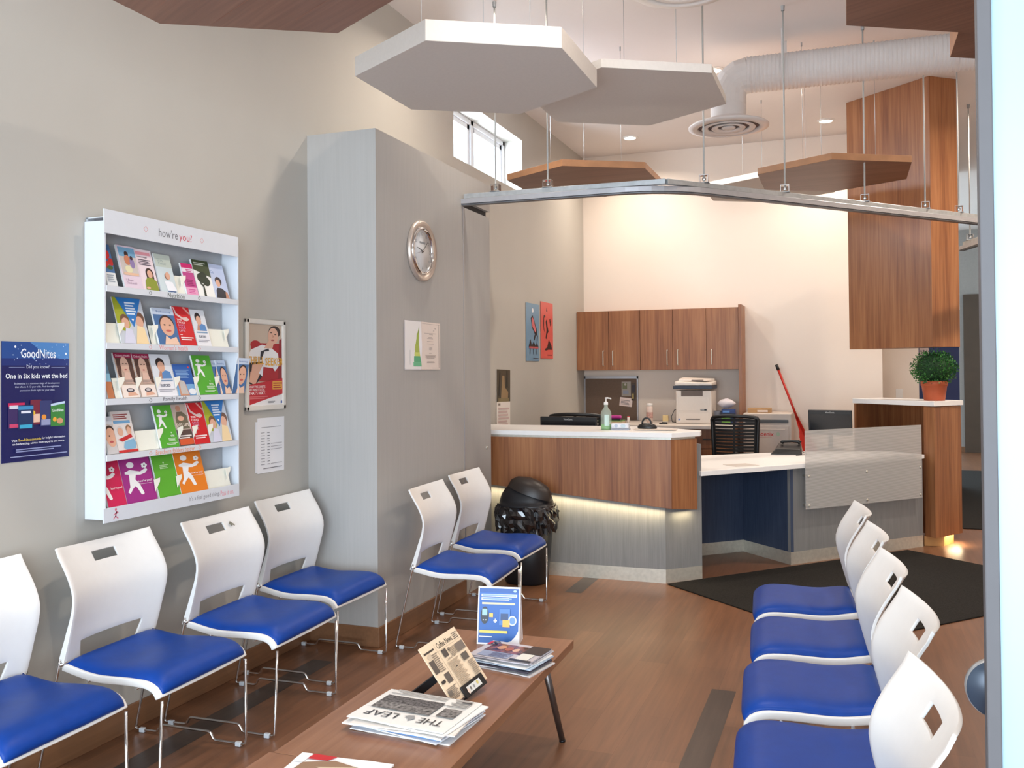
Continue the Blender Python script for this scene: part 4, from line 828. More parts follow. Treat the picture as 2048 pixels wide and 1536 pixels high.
# one brochure sticking out over the side of the rack
M = page_frame((XF-.004, 3.722, SH[2]+.003), (0, .97, -.02), (.02, .22, .975)); b = B(); b.obox(M @ Matrix.Translation((.05, .09, -.0022)), .05, .09, .002, ink(226, 226, 226)); art(b, M, .10, .18, BED, 0, .00022)
o = b.build('brochure', None, recalc=False); tag(o, 'bent blue child brochure leaning out over the right side of the rack', 'brochure', 'brochures in the wall rack')

# ------------------------------------------------------------------ wall things on the left
GN = [('r', 0, 0, 1, 1, (20, 26, 86)), ('r', 0, .86, 1, .14, (34, 74, 142)), ('p', [(.4, 1), (1, 1), (1, .84), (.62, .90)], (76, 130, 190)), ('p', [(0, .86), (0, .80), (1, .80), (1, .86)], (26, 46, 112)), ('t', 'GoodNites', .27, .865, .52, .078, (240, 244, 250), 1), ('r', .10, .784, .22, .003, (150, 160, 196)), ('r', .72, .784, .22, .003, (150, 160, 196)),
      ('t', 'Did you know?', .35, .768, .34, .036, (214, 220, 236)), ('t', 'One in Six kids wet the bed', .05, .692, .92, .043, (246, 248, 252), 1),
      ('t', 'Bedwetting is a common stage of development', .17, .638, .68, .020, (200, 206, 228)), ('t', 'that affects 4-12 year olds. Find the nighttime', .18, .610, .66, .020, (200, 206, 228)), ('t', "protection that's right for your child.", .25, .580, .52, .020, (200, 206, 228)),
      ('r', .08, .28, .24, .205, (60, 44, 96)), ('r', .08, .46, .24, .03, (196, 40, 90)), ('r', .10, .44, .18, .03, (214, 214, 226)), ('r', .10, .285, .2, .03, (206, 70, 110)), ('r', .40, .30, .16, .21, (120, 40, 60)), ('r', .42, .32, .12, .07, (236, 196, 170)), ('e', .44, .40, .03, .02, (236, 196, 60)), ('r', .54, .28, .18, .22, (52, 60, 110)), ('r', .56, .29, .14, .05, (150, 156, 190)), ('e', .60, .36, .035, .022, (232, 150, 60)),
      ('r', .22, .27, .22, .20, (30, 54, 96)), ('r', .22, .43, .22, .03, (60, 140, 190)), ('r', .24, .275, .18, .03, (60, 170, 206)), ('r', .26, .40, .14, .02, (226, 230, 240)), ('r', .70, .275, .22, .19, (60, 130, 60)), ('p', [(.7, .45), (.92, .47), (.92, .49), (.7, .47)], (196, 214, 236)), ('t', 'GoodNites', .72, .40, .18, .025, (236, 244, 236), 1), ('e', .76, .335, .03, .02, (236, 170, 60)), ('e', .84, .32, .05, .025, (206, 150, 110)),
      ('t', 'Visit', .12, .168, .08, .02, (230, 232, 240), 1), ('t', 'GoodNites.com/info', .21, .168, .34, .022, (232, 204, 80), 1), ('t', 'for helpful information', .56, .168, .36, .024, (230, 232, 240), 1), ('t', 'on bedwetting, advice from experts and more.', .13, .134, .78, .024, (230, 232, 240), 1), ('lines', .18, .075, .68, .035, 2, (140, 148, 190)), ('lines', .10, .035, .85, .015, 1, (150, 158, 196))]
GN += [('e', random.Random(i).uniform(.03, .97), random.Random(i+50).uniform(.80, .985), .006, .004, (206, 224, 244)) for i in range(26)]+[('e', .155, .955, .014, .010, (240, 246, 252)), ('e', .915, .905, .014, .010, (240, 246, 252)), ('e', .43, .86, .012, .008, (150, 200, 236))]
M = page_frame((XW+.003, 2.508, 1.222), (0, 1, 0), (0, 0, 1)); b = B(); b.obox(M @ Matrix.Translation((.155, .228, -.0012)), .155, .228, .0012, ink(20, 26, 86)); art(b, M, .31, .456, GN, 0, .0002)
tag(b.build('poster', None, recalc=False), 'dark blue poster with white lettering and product packs at the left edge', 'poster')
t = thing('framed_poster', 'poster of a man asleep in a red armchair in a pale snap frame', 'poster', (XW+.002, 4.13, 1.352))
py0, py1, pz0, pz1 = -.177, .177, 0, .488
FRM = mat('pale_snap_frame', rgb(220, 214, 204), .4, 0, noise=.02)
b = B(); fw_ = .027
for (a, c, d, e) in ((py0, py1, pz0, pz0+fw_), (py0, py1, pz1-fw_, pz1), (py0, py0+fw_, pz0, pz1), (py1-fw_, py1, pz0, pz1)): b.box(0, .018, a, c, d, e, FRM)
b.build('frame', t, .006, 3)
M = page_frame((.007, py0+.02, .02), (0, 1, 0), (0, 0, 1)); b = B(); b.obox(M @ Matrix.Translation((.157, .224, -.002)), .157, .224, .002, ink(226, 226, 226))
TS = [('r', 0, 0, 1, 1, (196, 176, 156)), ('r', .1, .3, .9, .46, (170, 30, 36)), ('e', .22, .74, .14, .05, (170, 30, 36)), ('p', [(.86, .3), (1, .3), (1, .84), (.9, .80)], (140, 24, 30)),
      ('p', [(0, .60), (.10, .68), (.40, .74), (.62, .72), (.86, .64), (.90, .52), (.70, .46), (.0, .50)], (232, 228, 226)), ('p', [(.46, .70), (.60, .80), (.76, .80), (.70, .70)], SKIN), ('e', .76, .90, .17, .075, (62, 42, 36)), ('e', .72, .85, .15, .10, SKIN), ('e', .66, .89, .03, .006, HAIR), ('e', .78, .87, .03, .006, HAIR), ('p', [(.70, .87), (.74, .84), (.70, .83)], SKIN2), ('e', .70, .80, .05, .01, (176, 90, 84)),
      ('p', [(.36, .66), (.58, .70), (.60, .67), (.46, .66), (.38, .56), (.34, .56)], (40, 36, 44)), ('p', [(0, .28), (.02, .52), (.42, .54), (.40, .36), (.2, .26)], (36, 28, 36)), ('p', [(.12, .50), (.42, .52), (.34, .40), (.22, .28), (.16, .26), (.06, .30), (.10, .42)], SKIN), ('p', [(.04, .3), (.1, .28), (.12, .42), (.07, .42)], SKIN), ('p', [(.30, .40), (.44, .52), (.40, .36)], (226, 226, 230)), ('p', [(.7, .46), (.86, .54), (.9, .50), (.76, .42)], (226, 226, 230)),
      ('t', 'THRILL', .0, .505, .44, .095, (226, 166, 50), 1), ('t', 'SEEKER', .48, .49, .52, .095, (226, 166, 50), 1),
      ('p', [(0, 0), (1, 0), (1, .14), (0, .04)], (236, 232, 230)), ('p', [(0, .02), (1, .15), (1, .34), (.0, .26)], (190, 30, 42)), ('t', "I'VE GOT TYPE 2 DIABETES.", .02, .225, .46, .028, (240, 232, 230), 1), ('t', 'AND I WANT IT TO STAY.', .02, .19, .44, .028, (240, 232, 230), 1), ('t', "THAT'S RISKY.", .02, .145, .46, .036, (246, 240, 238), 1),
      ('r', .68, .20, .28, .10, (226, 166, 60)), ('lines', .70, .21, .26, .08, 3, (176, 60, 40)), ('lines', .04, .09, .5, .04, 2, (214, 110, 110)), ('r', .92, .03, .04, .03, (60, 90, 160)), ('lines', .55, .035, .2, .03, 2, (150, 150, 150))]
art(b, M, .314, .448, TS, 0, .0002); b.build('print', t, recalc=False)
M = page_frame((XW+.003, 4.064, 1.014), (0, .9995, 0), (0, .01, 1)); b = B(); b.obox(M @ Matrix.Translation((.122, .148, -.001)), .122, .148, .001, ink(232, 232, 234)); b.obox(M @ Matrix.Translation((-.009, .142, -.0008)), .009, .135, .0006, ink(226, 228, 232))
PL = [('t', 'OFFICE FEES', .38, .86, .26, .018, (110, 108, 112)), ('lines', .14, .815, .74, .02, 1, (150, 148, 152))]+[('lines', .12, .72-i*.052, .14, .02, 1, (150, 148, 152)) for i in range(12)]+[('r', .34, .722-i*.052, .09, .011, (90, 90, 96)) for i in range(12)]+[('lines', .46, .72-i*.052, .42, .018, 1, (160, 158, 162)) for i in (4, 5, 6, 11)]+[('r', .18, .075, .70, .012, (100, 98, 104))]
PL = PL[1:]
art(b, M, .244, .296, PL, 0, .0002); tag(b.build('notice', None, recalc=False), 'white typed price list in a clear sleeve under the framed poster', 'notice')
# clock
t = thing('wall_clock', 'round silver wall clock on the boxed-out wall', 'clock', (X1+.002, 5.127, 2.308)); Mc = page_frame((0, 0, 0), (0, 1, 0), (0, 0, 1))
B().lathe([(.145, .012), (.162, .018), (.178, .028), (.188, .022), (.191, .006), (.19, 0), (0, 0), (0, .01), (.14, .012)], mat('silver_plastic', rgb(206, 192, 180), .3, .6, noise=.02), Mc, 48).build('rim', t)
B().lathe([(.131, .012), (.137, .026), (.145, .026), (.150, .014)], CHROME, Mc, 48).build('bezel', t)
B().lathe([(0, .0105), (.135, .0105), (.135, .012), (0, .012)], ink(226, 226, 226), Mc, 48).build('dial', t)
b = B(); dk = ink(96, 96, 100)
for h in range(1, 13):
    a = PI/2-h*PI/6; x, y = .108*math.cos(a), .108*math.sin(a); s = str(h); wd = .011 if h < 10 else .02; text(b, s, Mc, x-wd/2, y-.010, wd, .02, dk, .0124)
b.face([Mc @ Vector((x, y, .0124)) for x, y in ((-.04, .045), (.04, .045), (.04, .058), (-.04, .058))], ink(150, 156, 160))
b.build('numerals', t, recalc=False)
def hand(L, w_, deg, z, name, col=(50, 46, 46)):
    a = math.radians(90-deg); d = Vector((math.cos(a), math.sin(a))); n = Vector((-d.y, d.x))*w_; b = B()
    b.face([Mc @ Vector((p.x, p.y, z)) for p in (-d*.02-n, d*L-n*.4, d*L+n*.4, -d*.02+n)], ink(*col)); o = b.build(name, t, recalc=False); m = o.modifiers.new('s', 'SOLIDIFY'); m.thickness = .001
hand(.075, .004, 282, .015, 'hour_hand'); hand(.095, .003, 48, .017, 'minute_hand'); hand(.1, .0012, 255, .019, 'second_hand', (120, 100, 100))
B().lathe([(0, .012), (.006, .012), (.006, .02), (0, .02)], CHROME, Mc, 12).build('hub', t)
# two notices curling on the boxed-out wall
def curled(name, y0, z0, W, H, ops, base, label, curl):
    b = B(); M = page_frame((X1+.002, y0, z0), (0, 1, 0), (0, 0, 1)); n = 10
    def dp(x, y): return .002+curl(x, y)
    k = b.mi(ink(*base)); g = [[b.bm.verts.new(M @ Vector((x/n*W, y/n*H, dp(x/n, y/n)))) for y in range(n+1)] for x in range(n+1)]
    for i in range(n):
        for j in range(n): b.bm.faces.new((g[i][j], g[i+1][j], g[i+1][j+1], g[i][j+1])).material_index = k
    L = 0
    for o in ops:
        L += .0004
        if o[0] == 'p': pts = o[1]; c = o[2]
        elif o[0] == 'r': pts = [(o[1], o[2]), (o[1]+o[3], o[2]), (o[1]+o[3], o[2]+o[4]), (o[1], o[2]+o[4])]; c = o[5]
        elif o[0] == 't':
            V, ps = textmesh(o[1]); bv = [b.bm.verts.new(M @ Vector(((o[2]+p[0]*o[4])*W, (o[3]+p[1]*o[5])*H, dp(o[2]+p[0]*o[4], o[3]+p[1]*o[5])+.0008+L))) for p in V]; kk = b.mi(ink(*o[6]))
            for p in ps:
                try: b.bm.faces.new([bv[i] for i in p]).material_index = kk
                except ValueError: pass
            continue
        b.face([M @ Vector((p[0]*W, p[1]*H, dp(p[0], p[1])+.0008+L)) for p in pts], ink(*c))
    o = b.build(name, None, recalc=False); return tag(o, label, 'notice')
gp = []; GE = [(.97, .70, .88), (.75, .62, .85), (.52, .55, .83), (.36, .50, .87), (.28, .49, .90), (.16, .48, .96), (.07, .48, .99)]
for (ya, la, ra), (yb_, lb_, rb_), col in zip(GE, GE[1:], ((140, 160, 64), (160, 178, 78), (172, 186, 84), (206, 214, 110), (92, 172, 124), (110, 186, 140))):
    gp.append(('p', [(lb_, yb_), (rb_, yb_), (ra, ya), (la, ya)], col))
curled('notice', 4.893, 1.565, .215, .30, [('r', .02, .01, .96, .98, (240, 236, 234))]+gp+[('r', .3, .1, .02, .3, (196, 200, 196))], (240, 236, 238), 'left notice on the boxed-out wall, white with a green and yellow curve', lambda x, y: .030*max(0, x-.45)**1.5*(1-abs(y-.5)))
CE = [('r', .04, .03, .92, .004, (110, 100, 96)), ('r', .04, .96, .92, .004, (110, 100, 96)), ('r', .92, .03, .012, .93, (110, 100, 96)), ('t', 'New Patients Must Fill', .14, .86, .62, .03, (84, 70, 66)), ('t', 'Counting Program', .24, .81, .44, .03, (84, 70, 66))]
CE += [('r', .5-w_/2-.05, y, w_, .008, (160, 146, 140)) for y, w_ in ((.76, .6), (.735, .3), (.68, .22), (.65, .3), (.59, .32), (.54, .36), (.34, .14), (.30, .56), (.28, .5), (.26, .54), (.24, .4), (.16, .36), (.14, .4))]+[('r', .40, .42, .12, .05, (196, 184, 178))]
curled('notice', 5.112, 1.566, .288, .30, [('r', .0, .0, 1, 1, (236, 222, 212))]+CE, (236, 222, 212), 'right notice on the boxed-out wall, cream certificate with a thin border', lambda x, y: .020*max(0, .35-x)**1.2*(.4+abs(y-.5)))
# coloured paper pictures and calendar beyond
def wallpaper(name, y0, z0, W, H, ops, base, label, cat, tilt=0, off=.006):
    M = page_frame((XW+off, y0, z0), (0, 1, -tilt), (0, tilt, 1)); b = B(); b.obox(M @ Matrix.Translation((W/2, H/2, -.001)), W/2, H/2, .001, ink(*base)); art(b, M, W, H, ops, 0, .0004)
    return tag(b.build(name, None, recalc=False), label, cat)
wallpaper('artwork', 8.375, 1.652, .40, .575, [('e', .5, .88, .06, .04, (226, 228, 230)), ('p', [(.34, .74), (.48, .80), (.62, .70), (.80, .56), (.84, .46), (.70, .44), (.44, .58)], (30, 32, 40)), ('p', [(.40, .73), (.50, .76), (.60, .68), (.74, .54), (.68, .50), (.46, .60)], (206, 110, 116)), ('p', [(.62, .46), (.70, .44), (.62, .36), (.56, .38)], (30, 32, 40)), ('p', [(.82, .48), (.88, .44), (.84, .34), (.80, .36)], (30, 32, 40)), ('p', [(.16, .24), (.3, .38), (.4, .27), (.55, .34), (.7, .26), (.8, .34), (.92, .24)], (36, 34, 40)), ('r', .2, .22, .7, .03, (190, 90, 96)), ('p', [(.24, .12), (.27, .12), (.30, .22), (.27, .22)], (36, 34, 40)), ('p', [(.5, .12), (.53, .12), (.53, .22), (.5, .22)], (36, 34, 40)), ('p', [(.76, .12), (.79, .12), (.73, .22), (.70, .22)], (36, 34, 40)), ('lines', .5, .04, .4, .02, 1, (60, 66, 80))], (112, 150, 178), 'blue paper picture with black and red brush figures on the far left wall', 'picture')
wallpaper('artwork', 8.825, 1.683, .41, .585, [('p', [(.44, .84), (.48, .92), (.54, .84)], (50, 30, 34)), ('p', [(.24, .76), (.34, .78), (.38, .74), (.28, .72), (.26, .56), (.30, .46), (.24, .5), (.2, .62)], (60, 34, 36)), ('p', [(.40, .66), (.48, .70), (.54, .58), (.62, .48), (.52, .44), (.44, .34), (.38, .36), (.46, .50)], (44, 28, 32)), ('p', [(.7, .70), (.76, .72), (.84, .62), (.78, .58)], (60, 34, 36)), ('p', [(.28, .16), (.5, .20), (.64, .34), (.84, .24), (.9, .16), (.6, .16), (.4, .14)], (48, 30, 34)), ('lines', .5, .05, .4, .02, 1, (120, 50, 50))], (214, 92, 84), 'red paper picture with a black brush figure on the far left wall', 'picture')
wallpaper('calendar', 7.562, 1.03, .345, .54, [('r', 0, .46, 1, .54, (74, 66, 50)), ('p', [(.3, .48), (.4, .9), (.55, .9), (.6, .7), (.85, .62), (.8, .48)], (150, 124, 88)), ('r', .1, .46, .8, .06, (130, 116, 80)), ('p', [(.1, .55), (.2, .95), (.26, .95), (.2, .55)], (36, 34, 28)), ('p', [(.7, .7), (.72, .98), (.8, .98), (.82, .7)], (44, 42, 34)), ('r', .1, .40, .15, .035, (140, 130, 120)), ('lines', .1, .05, .8, .32, 6, (206, 180, 176))], (232, 224, 216), 'wall calendar with a brown animal photo above the high counter', 'calendar', .02)

# ------------------------------------------------------------------ floor mats, bin
MATM = mat('black_ribbed_mat', rgb(40, 38, 36), .95, spec=.1, noise=.35, scale=160, bump=.6)
md, mn = Vector((.674, .739)), Vector((.739, -.674)); mo = Vector((-1.245, 6.56))
b = B(); q = [mo, mo+mn*1.64, mo+mn*1.64+md*2.52, mo+md*2.52]; b.prism([tuple(p) for p in q], .001, .009, MATM)
e = B(); qi = [mo-md*.02-mn*.02+Vector((0, 0)), mo+mn*1.66-md*.02, mo+mn*1.66+md*2.54, mo+md*2.54-mn*.02]
o = b.build('floor_mat', None, .003); tag(o, 'large black floor mat laid diagonally in front of the desk', 'mat')
o = B().box(1.02, 2.3, 9.72, 15.2, .001, .009, MATM).build('floor_mat'); tag(o, 'black runner mat in the corridor beyond the end unit', 'mat')
t = thing('waste_bin', 'black swing-lid waste bin with a black bag, beside the desk', 'bin', (-2.24, 6.33, 0))
def ring(r, z, n=36, p=2.6):
    return [(r*math.copysign(abs(math.cos(a))**(2/p), math.cos(a)), r*.86*math.copysign(abs(math.sin(a))**(2/p), math.sin(a)), z) for a in [2*PI*i/n for i in range(n)]]
def loft(b, rings, m, cap=True):
    k = b.mi(m); R = [[b.bm.verts.new(p) for p in r] for r in rings]; n = len(R[0])
    for a, c in zip(R, R[1:]):
        for j in range(n): f = b.bm.faces.new((a[j], a[(j+1) % n], c[(j+1) % n], c[j])); f.material_index = k; f.smooth = True
    if cap: b.bm.faces.new(R[0][::-1]).material_index = k; b.bm.faces.new(R[-1]).material_index = k
BIN = mat('black_bin_plastic', rgb(26, 26, 30), .42, noise=.05)
b = B(); loft(b, [ring(.145, .001), ring(.155, .01), ring(.205, .55)], BIN); b.build('body', t)
b = B(); loft(b, [ring(.212, .555), ring(.214, .580), ring(.196, .586), ring(.190, .61), ring(.176, .65), ring(.150, .69), ring(.112, .725), ring(.06, .748), ring(.01, .755)], BIN); b.build('lid', t)
b = B(); M = Matrix.Translation((.045, -.055, .662)) @ Matrix.Rotation(math.radians(18), 4, 'Y'); b.lathe([(.172, .0), (.16, .05), (.12, .085), (.06, .103), (0, .108)], mat('brown_black_flap', rgb(44, 36, 32), .4, noise=.05), M, 30, 1, .62); b.build('swing_flap', t)
random.seed(4); b = B(); rg = []
for i, (r, z) in enumerate(((.212, .572), (.222, .562), (.220, .54), (.228, .51), (.222, .48), (.226, .45), (.216, .42), (.212, .40))):
    rr_ = []
    for j, p in enumerate(ring(r, z, 72)):
        f = 1+random.uniform(-.05, .06)*(i > 1)+(.03*math.sin(j*.9+i*1.3) if i > 2 else 0); rr_.append((p[0]*f, p[1]*f, z+(random.uniform(-.04, .02) if i == 7 else random.uniform(-.006, .006))))
    rg.append(rr_)
loft(b, rg, mat('black_bin_bag', rgb(18, 18, 22), .16, noise=.05, spec=1), cap=False); [setattr(f_, 'smooth', False) for f_ in b.bm.faces]; b.build('bag', t)

# ------------------------------------------------------------------ things on and behind the desk
# hand sanitiser
t = thing('sanitizer_bottle', 'clear pump bottle with green gel and a white pump on the high counter', 'bottle', (-1.74, 6.76, 1.1005))
B().lathe([(.002, .002), (.036, .002), (.038, .012), (.038, .040), (0, .040)], mat('green_gel', rgb(110, 186, 84), .15, noise=.02), None, 24).build('gel', t)
B().lathe([(.0, 0), (.038, 0), (.041, .01), (.041, .115), (.036, .14), (.018, .165), (.014, .172), (.014, .19), (0, .19)], mat('clear_bottle', rgb(206, 220, 206), .08, noise=0, alpha=.32), None, 28).build('body', t)
b = B(); b.lathe([(0, .188), (.0165, .188), (.0165, .205), (.012, .212), (.005, .214), (.005, .236), (0, .236)], PLAST, None, 18); b.tube([(-.006, 0, .238), (.012, 0, .241), (.034, 0, .238), (.040, 0, .232)], [.007, .006, .005, .004], PLAST, 8); b.build('pump', t)
Ml = page_frame((-.0, -.0415, .030), (1, .0, 0), (0, 0, 1)); b = B()
for i in range(6):
    a0 = -PI/2+(-.05+i*.13)*1.2; a1 = a0+.156; f = lambda a, z: (.0415*math.cos(a), .0415*math.sin(a), z); b.face([f(a0, .03), f(a1, .03), f(a1, .115), f(a0, .115)], ink(190, 214, 206))
b.build('label_sheet', t, recalc=False)
# tissue pack, mask, papers
t = thing('wipes_box', 'small white and grey patterned box beside the sanitizer bottle', 'box', (-1.625, 6.75, 1.1005), .05)
B().box(-.07, .07, -.035, .035, 0, .012, mat('grey_box_base', rgb(150, 156, 170), .4)).build('base', t, .003)
b = B(); b.box(-.068, .066, -.033, .033, .012, .05, ink(214, 216, 224)); b.build('cover', t, .008)
b = B(); Mx = page_frame((-.07, -.0345, .012), (1, 0, 0), (0, 0, 1)); art(b, Mx, .14, .04, [('e', .3, .5, .1, .3, (170, 180, 200)), ('e', .68, .5, .14, .34, (180, 196, 206)), ('r', .1, .2, .06, .2, (190, 196, 210))], 0, .0005); b.build('pattern', t, recalc=False)
o = B().box(-.15, .15, -.05, .07, 0, .003, ink(196, 180, 168)).box(-.13, .17, -.085, .05, .0045, .0065, ink(216, 204, 194)).build('paper_sheets'); o.location = (-1.38, 6.80, 1.1005); o.rotation_euler = (0, 0, .1); tag(o, 'loose pale papers lying under the black bag on the high counter', 'papers')
t = thing('black_pouch', 'small black pouch with a loop handle lying on the high counter', 'pouch', (-1.44, 6.84, 1.108))
b = B(); b.lathe([(.072, 0), (.076, .01), (.066, .026), (.04, .038), (0, .042)], BLK, None, 20, 1, .5); b.build('body', t)
b = B(); b.tube([(.034*math.cos(a)-.004, 0, .036+.044*math.sin(a)) for a in [PI*i/12 for i in range(13)]], .007, BLK, 8); b.build('handle', t)
# monitors
def monitor(x, y, z, rz, label, tilt=.1, w_=.52, desk_z=.80):
    t = thing('monitor', label, 'monitor', (x, y, desk_z+.0005), rz)
    hz_ = z-desk_z; h = .315*w_/.52
    Mt = Matrix.Translation((0, 0, hz_)) @ Matrix.Rotation(tilt, 4, 'X')
    b = B(); b.obox(Mt @ Matrix.Translation((0, 0, -h/2)), w_/2, .012, h/2, BLK); b.obox(Mt @ Matrix.Translation((0, .022, -h/2)), w_*.36, .016, h*.36, BLK); b.build('housing', t, .005)
    b = B(); Mk = Mt @ page_frame((-w_/2+.01, -.0125, -h+.012), (1, 0, 0), (0, 0, 1)); b.face([Mk @ Vector((x_, y_, .0004)) for x_, y_ in ((0.004, .01), (w_-.024, .01), (w_-.024, h-.05), (.004, h-.05))], mat('dark_screen', rgb(18, 20, 26), .2, noise=0)); b.build('screen', t, recalc=False)
    b = B(); text(b, 'ViewSonic', Mk, (w_-.02)/2-.04, h-.040, .08, .015, ink(206, 206, 206), .0008); b.build('logo', t, recalc=False)
    b = B(); b.box(-.02, .02, .02, .05, .01, hz_-h*.5, BLK); b.box(-.11, .11, -.06, .10, 0, .012, BLK); b.build('stand', t, .004)
monitor(-2.24, 7.42, 1.160, 0, 'black monitor rising just above the high counter', .05, .50, .77)
monitor(-.165, 8.93, 1.168, math.radians(-6), 'black monitor behind the ribbed screen at the right of the desk', .12, .385, .80)
# office chairs
def office(x, y, rz, top, w_, label):
    t = thing('office_chair', label, 'chair', (x, y, 0), rz); b = B(); n = 12; H = .52; z0 = top-H
    def P(u, v): return (u*w_/2*(.90+.10*v)+0, -.05*(1-u*u)*1+.02, z0+v*H-.02*abs(u)**3*(v > .95))
    fr = [(-1, 0), (-1, .5), (-1, .96), (-.94, 1.0), (0, 1.0), (.94, 1.0), (1, .96), (1, .5), (1, 0), (0, 0), (-1, 0)]
    b.tube([P(*p) for p in rounded_uv(fr)], .018, BLK, 8); b.build('back_frame', t)
    b = B(); g = []
    sl = 15
    for k in range(sl):
        v0 = .04+k*.92/sl; v1 = v0+.92/sl*.74
        if k >= sl-2: v1 = v0+.92/sl*1.0 if k == sl-1 else v1
        for i in range(n):
            u0, u1 = -1+2*i/n, -1+2*(i+1)/n; b.face([P(u0, v0), P(u1, v0), P(u1, v1), P(u0, v1)], BLKM)
    for ua, ub in ((-1, -.86), (.86, 1), (-.05, .05)):
        b.face([P(ua, .02), P(ub, .02), P(ub, .98), P(ua, .98)], BLKM)
    o = b.build('mesh_back', t, recalc=False); m = o.modifiers.new('s', 'SOLIDIFY'); m.thickness = .004
    b = B(); b.box(-.24, .24, -.02, .46, .44, .51, BLKM); b.build('seat', t, .03, 4)
    b = B(); b.tube([(0, .05, z0+.2), (0, -.06, z0+.02), (0, .02, .42), (0, .2, .42)], .022, BLK, 8); b.tube([(0, .22, .44), (0, .22, .09)], .026, BLK, 10); b.build('post', t)
    for k in range(5):
        a = k*2*PI/5; b = B(); b.tube([(0, .22, .10), (.28*math.cos(a), .22+.28*math.sin(a), .07)], [.022, .014], BLK, 8); b.lathe([(.0, -.012), (.028, -.012), (.028, .012), (0, .012)], BLK, Matrix.Translation((.28*math.cos(a), .22+.28*math.sin(a), .0305)) @ Matrix.Rotation(PI/2, 4, 'X'), 12); b.build('base_arm', t)
def rounded_uv(fr):
    out = []
    for a, b_ in zip(fr, fr[1:]):
        for k in range(6): out.append((a[0]+(b_[0]-a[0])*k/6, a[1]+(b_[1]-a[1])*k/6))
    out.append(fr[-1]); return out
office(-1.03, 8.92, math.radians(-3), 1.105, .44, 'black slatted office chair behind the low desk')
office(-2.36, 8.05, math.radians(4), 1.150, .50, 'black office chair behind the monitor at the high counter')
# phone, papers on the low desk
t = thing('desk_phone', 'black desk phone with its handset on the low desk', 'phone', (-.52, 8.42, .8005), math.radians(8))
b = B(); v8 = [b.bm.verts.new(p) for p in ((-.15, -.10, 0), (.12, -.10, 0), (.14, .12, 0), (-.11, .12, 0), (-.10, -.07, .05), (.11, -.08, .045), (.13, .11, .085), (-.06, .11, .085))]; b.mi(BLK)
for q in ((3, 2, 1, 0), (4, 5, 6, 7), (0, 1, 5, 4), (1, 2, 6, 5), (2, 3, 7, 6), (3, 0, 4, 7)): b.bm.faces.new([v8[i] for i in q])
b.build('base', t, .006)
b = B(); b.tube([(-.04, .06, .088), (-.03, .06, .105), (.05, .06, .108), (.10, .06, .105), (.12, .06, .09)], [.017, .015, .012, .015, .02], BLK, 10); b.build('handset', t)
b = B(); b.tube(rounded([(.13, -.02, .02), (.17, -.08, .004), (.10, -.16, .004), (.06, -.20, .004)], .03), .003, BLK, 6); b.build('cord', t)
flat_ = B().box(-.11, .11, -.085, .085, 0, .0015, ink(206, 198, 190)).build('paper_sheet'); flat_.location = (-.80, 7.32, .8008); flat_.rotation_euler = (0, 0, .75); tag(flat_, 'pale grey sheet lying on the low desk', 'paper')
# plant
t = thing('potted_plant', 'round leafy green plant in a terracotta pot on the white end unit', 'plant', (.715, 8.87, 1.2625))
TER = mat('terracotta', rgb(178, 84, 48), .55, noise=.08, scale=12)
B().lathe([(0, 0), (.083, 0), (.086, .004), (.104, .128), (.110, .130), (.113, .172), (.106, .174), (.100, .160), (0, .158)], TER, None, 32).build('pot', t)
random.seed(11); LF = [mat('leaf_dark', rgb(32, 84, 36), .45, noise=.2), mat('leaf_mid', rgb(52, 116, 48), .45, noise=.2), mat('leaf_light', rgb(92, 156, 74), .45, noise=.2)]
b = B(); b.lathe([(0, .16), (.07, .18), (.13, .23), (.145, .30), (.12, .37), (.06, .41), (0, .42)], mat('leaf_core', rgb(26, 60, 28), .8, noise=.3), None, 18)
for i in range(2600):
    th_ = random.uniform(0, 2*PI); cz = random.uniform(-.82, 1); sr = math.sqrt(1-cz*cz); d = Vector((sr*math.cos(th_), sr*math.sin(th_), cz)); r = random.uniform(.125, .192)*(1+.05*math.sin(5*th_)); c = Vector((0, 0, .285))+Vector((d.x*r, d.y*r, d.z*r*.86))
    a = (d+Vector((random.uniform(-.7, .7), random.uniform(-.7, .7), random.uniform(-.4, .7)))).normalized(); s = a.cross(Vector((random.random(), random.random(), random.random()))).normalized(); L = random.uniform(.009, .015)
    b.face([c-a*L*.2, c+s*L*.5+a*L*.5, c+a*L*1.3, c-s*L*.5+a*L*.5], random.choices(LF, (4, 4, 1.3))[0])
b.build('foliage', t, recalc=False)
# printer
t = thing('printer', 'white multifunction printer with a dark band on the back counter', 'printer', (-1.565, 10.02, .9705))
PW = mat('printer_white', rgb(232, 222, 212), .4, noise=.01)
b = B(); b.box(-.19, .19, -.19, .19, 0, .36, PW); b.build('body', t, .012)
b = B(); b.box(-.215, .205, -.205, .18, .375, .41, mat('printer_dark', rgb(44, 50, 66), .4)); b.build('control_band', t, .004)
b = B(); b.prism([(-.20, -.20), (.20, -.20), (.20, .18), (-.20, .18)], .411, [.455, .44, .46, .475], PW); b.build('scanner_lid', t, .01)
b = B(); b.prism([(-.17, -.12), (.13, -.12), (.19, .10), (-.16, .12)], .458, [.485, .47, .485, .50], PW); b.box(-.03, .10, -.13, -.10, .462, .474, mat('printer_grey', rgb(110, 100, 96), .5)); b.build('feeder', t, .008)
b = B(); b.box(-.13, .10, -.194, -.18, .30, .355, mat('printer_slot', rgb(110, 98, 92), .6)); b.build('output_slot', t)
b = B(); b.box(-.155, .155, -.194, -.188, .14, .285, PW); b.build('front_flap', t, .002)
b = B(); b.box(-.165, .165, -.195, -.188, .02, .12, PW); b.box(-.08, .07, -.200, -.194, .045, .055, mat('printer_grey', (0, 0, 0))); b.build('paper_tray', t, .002)
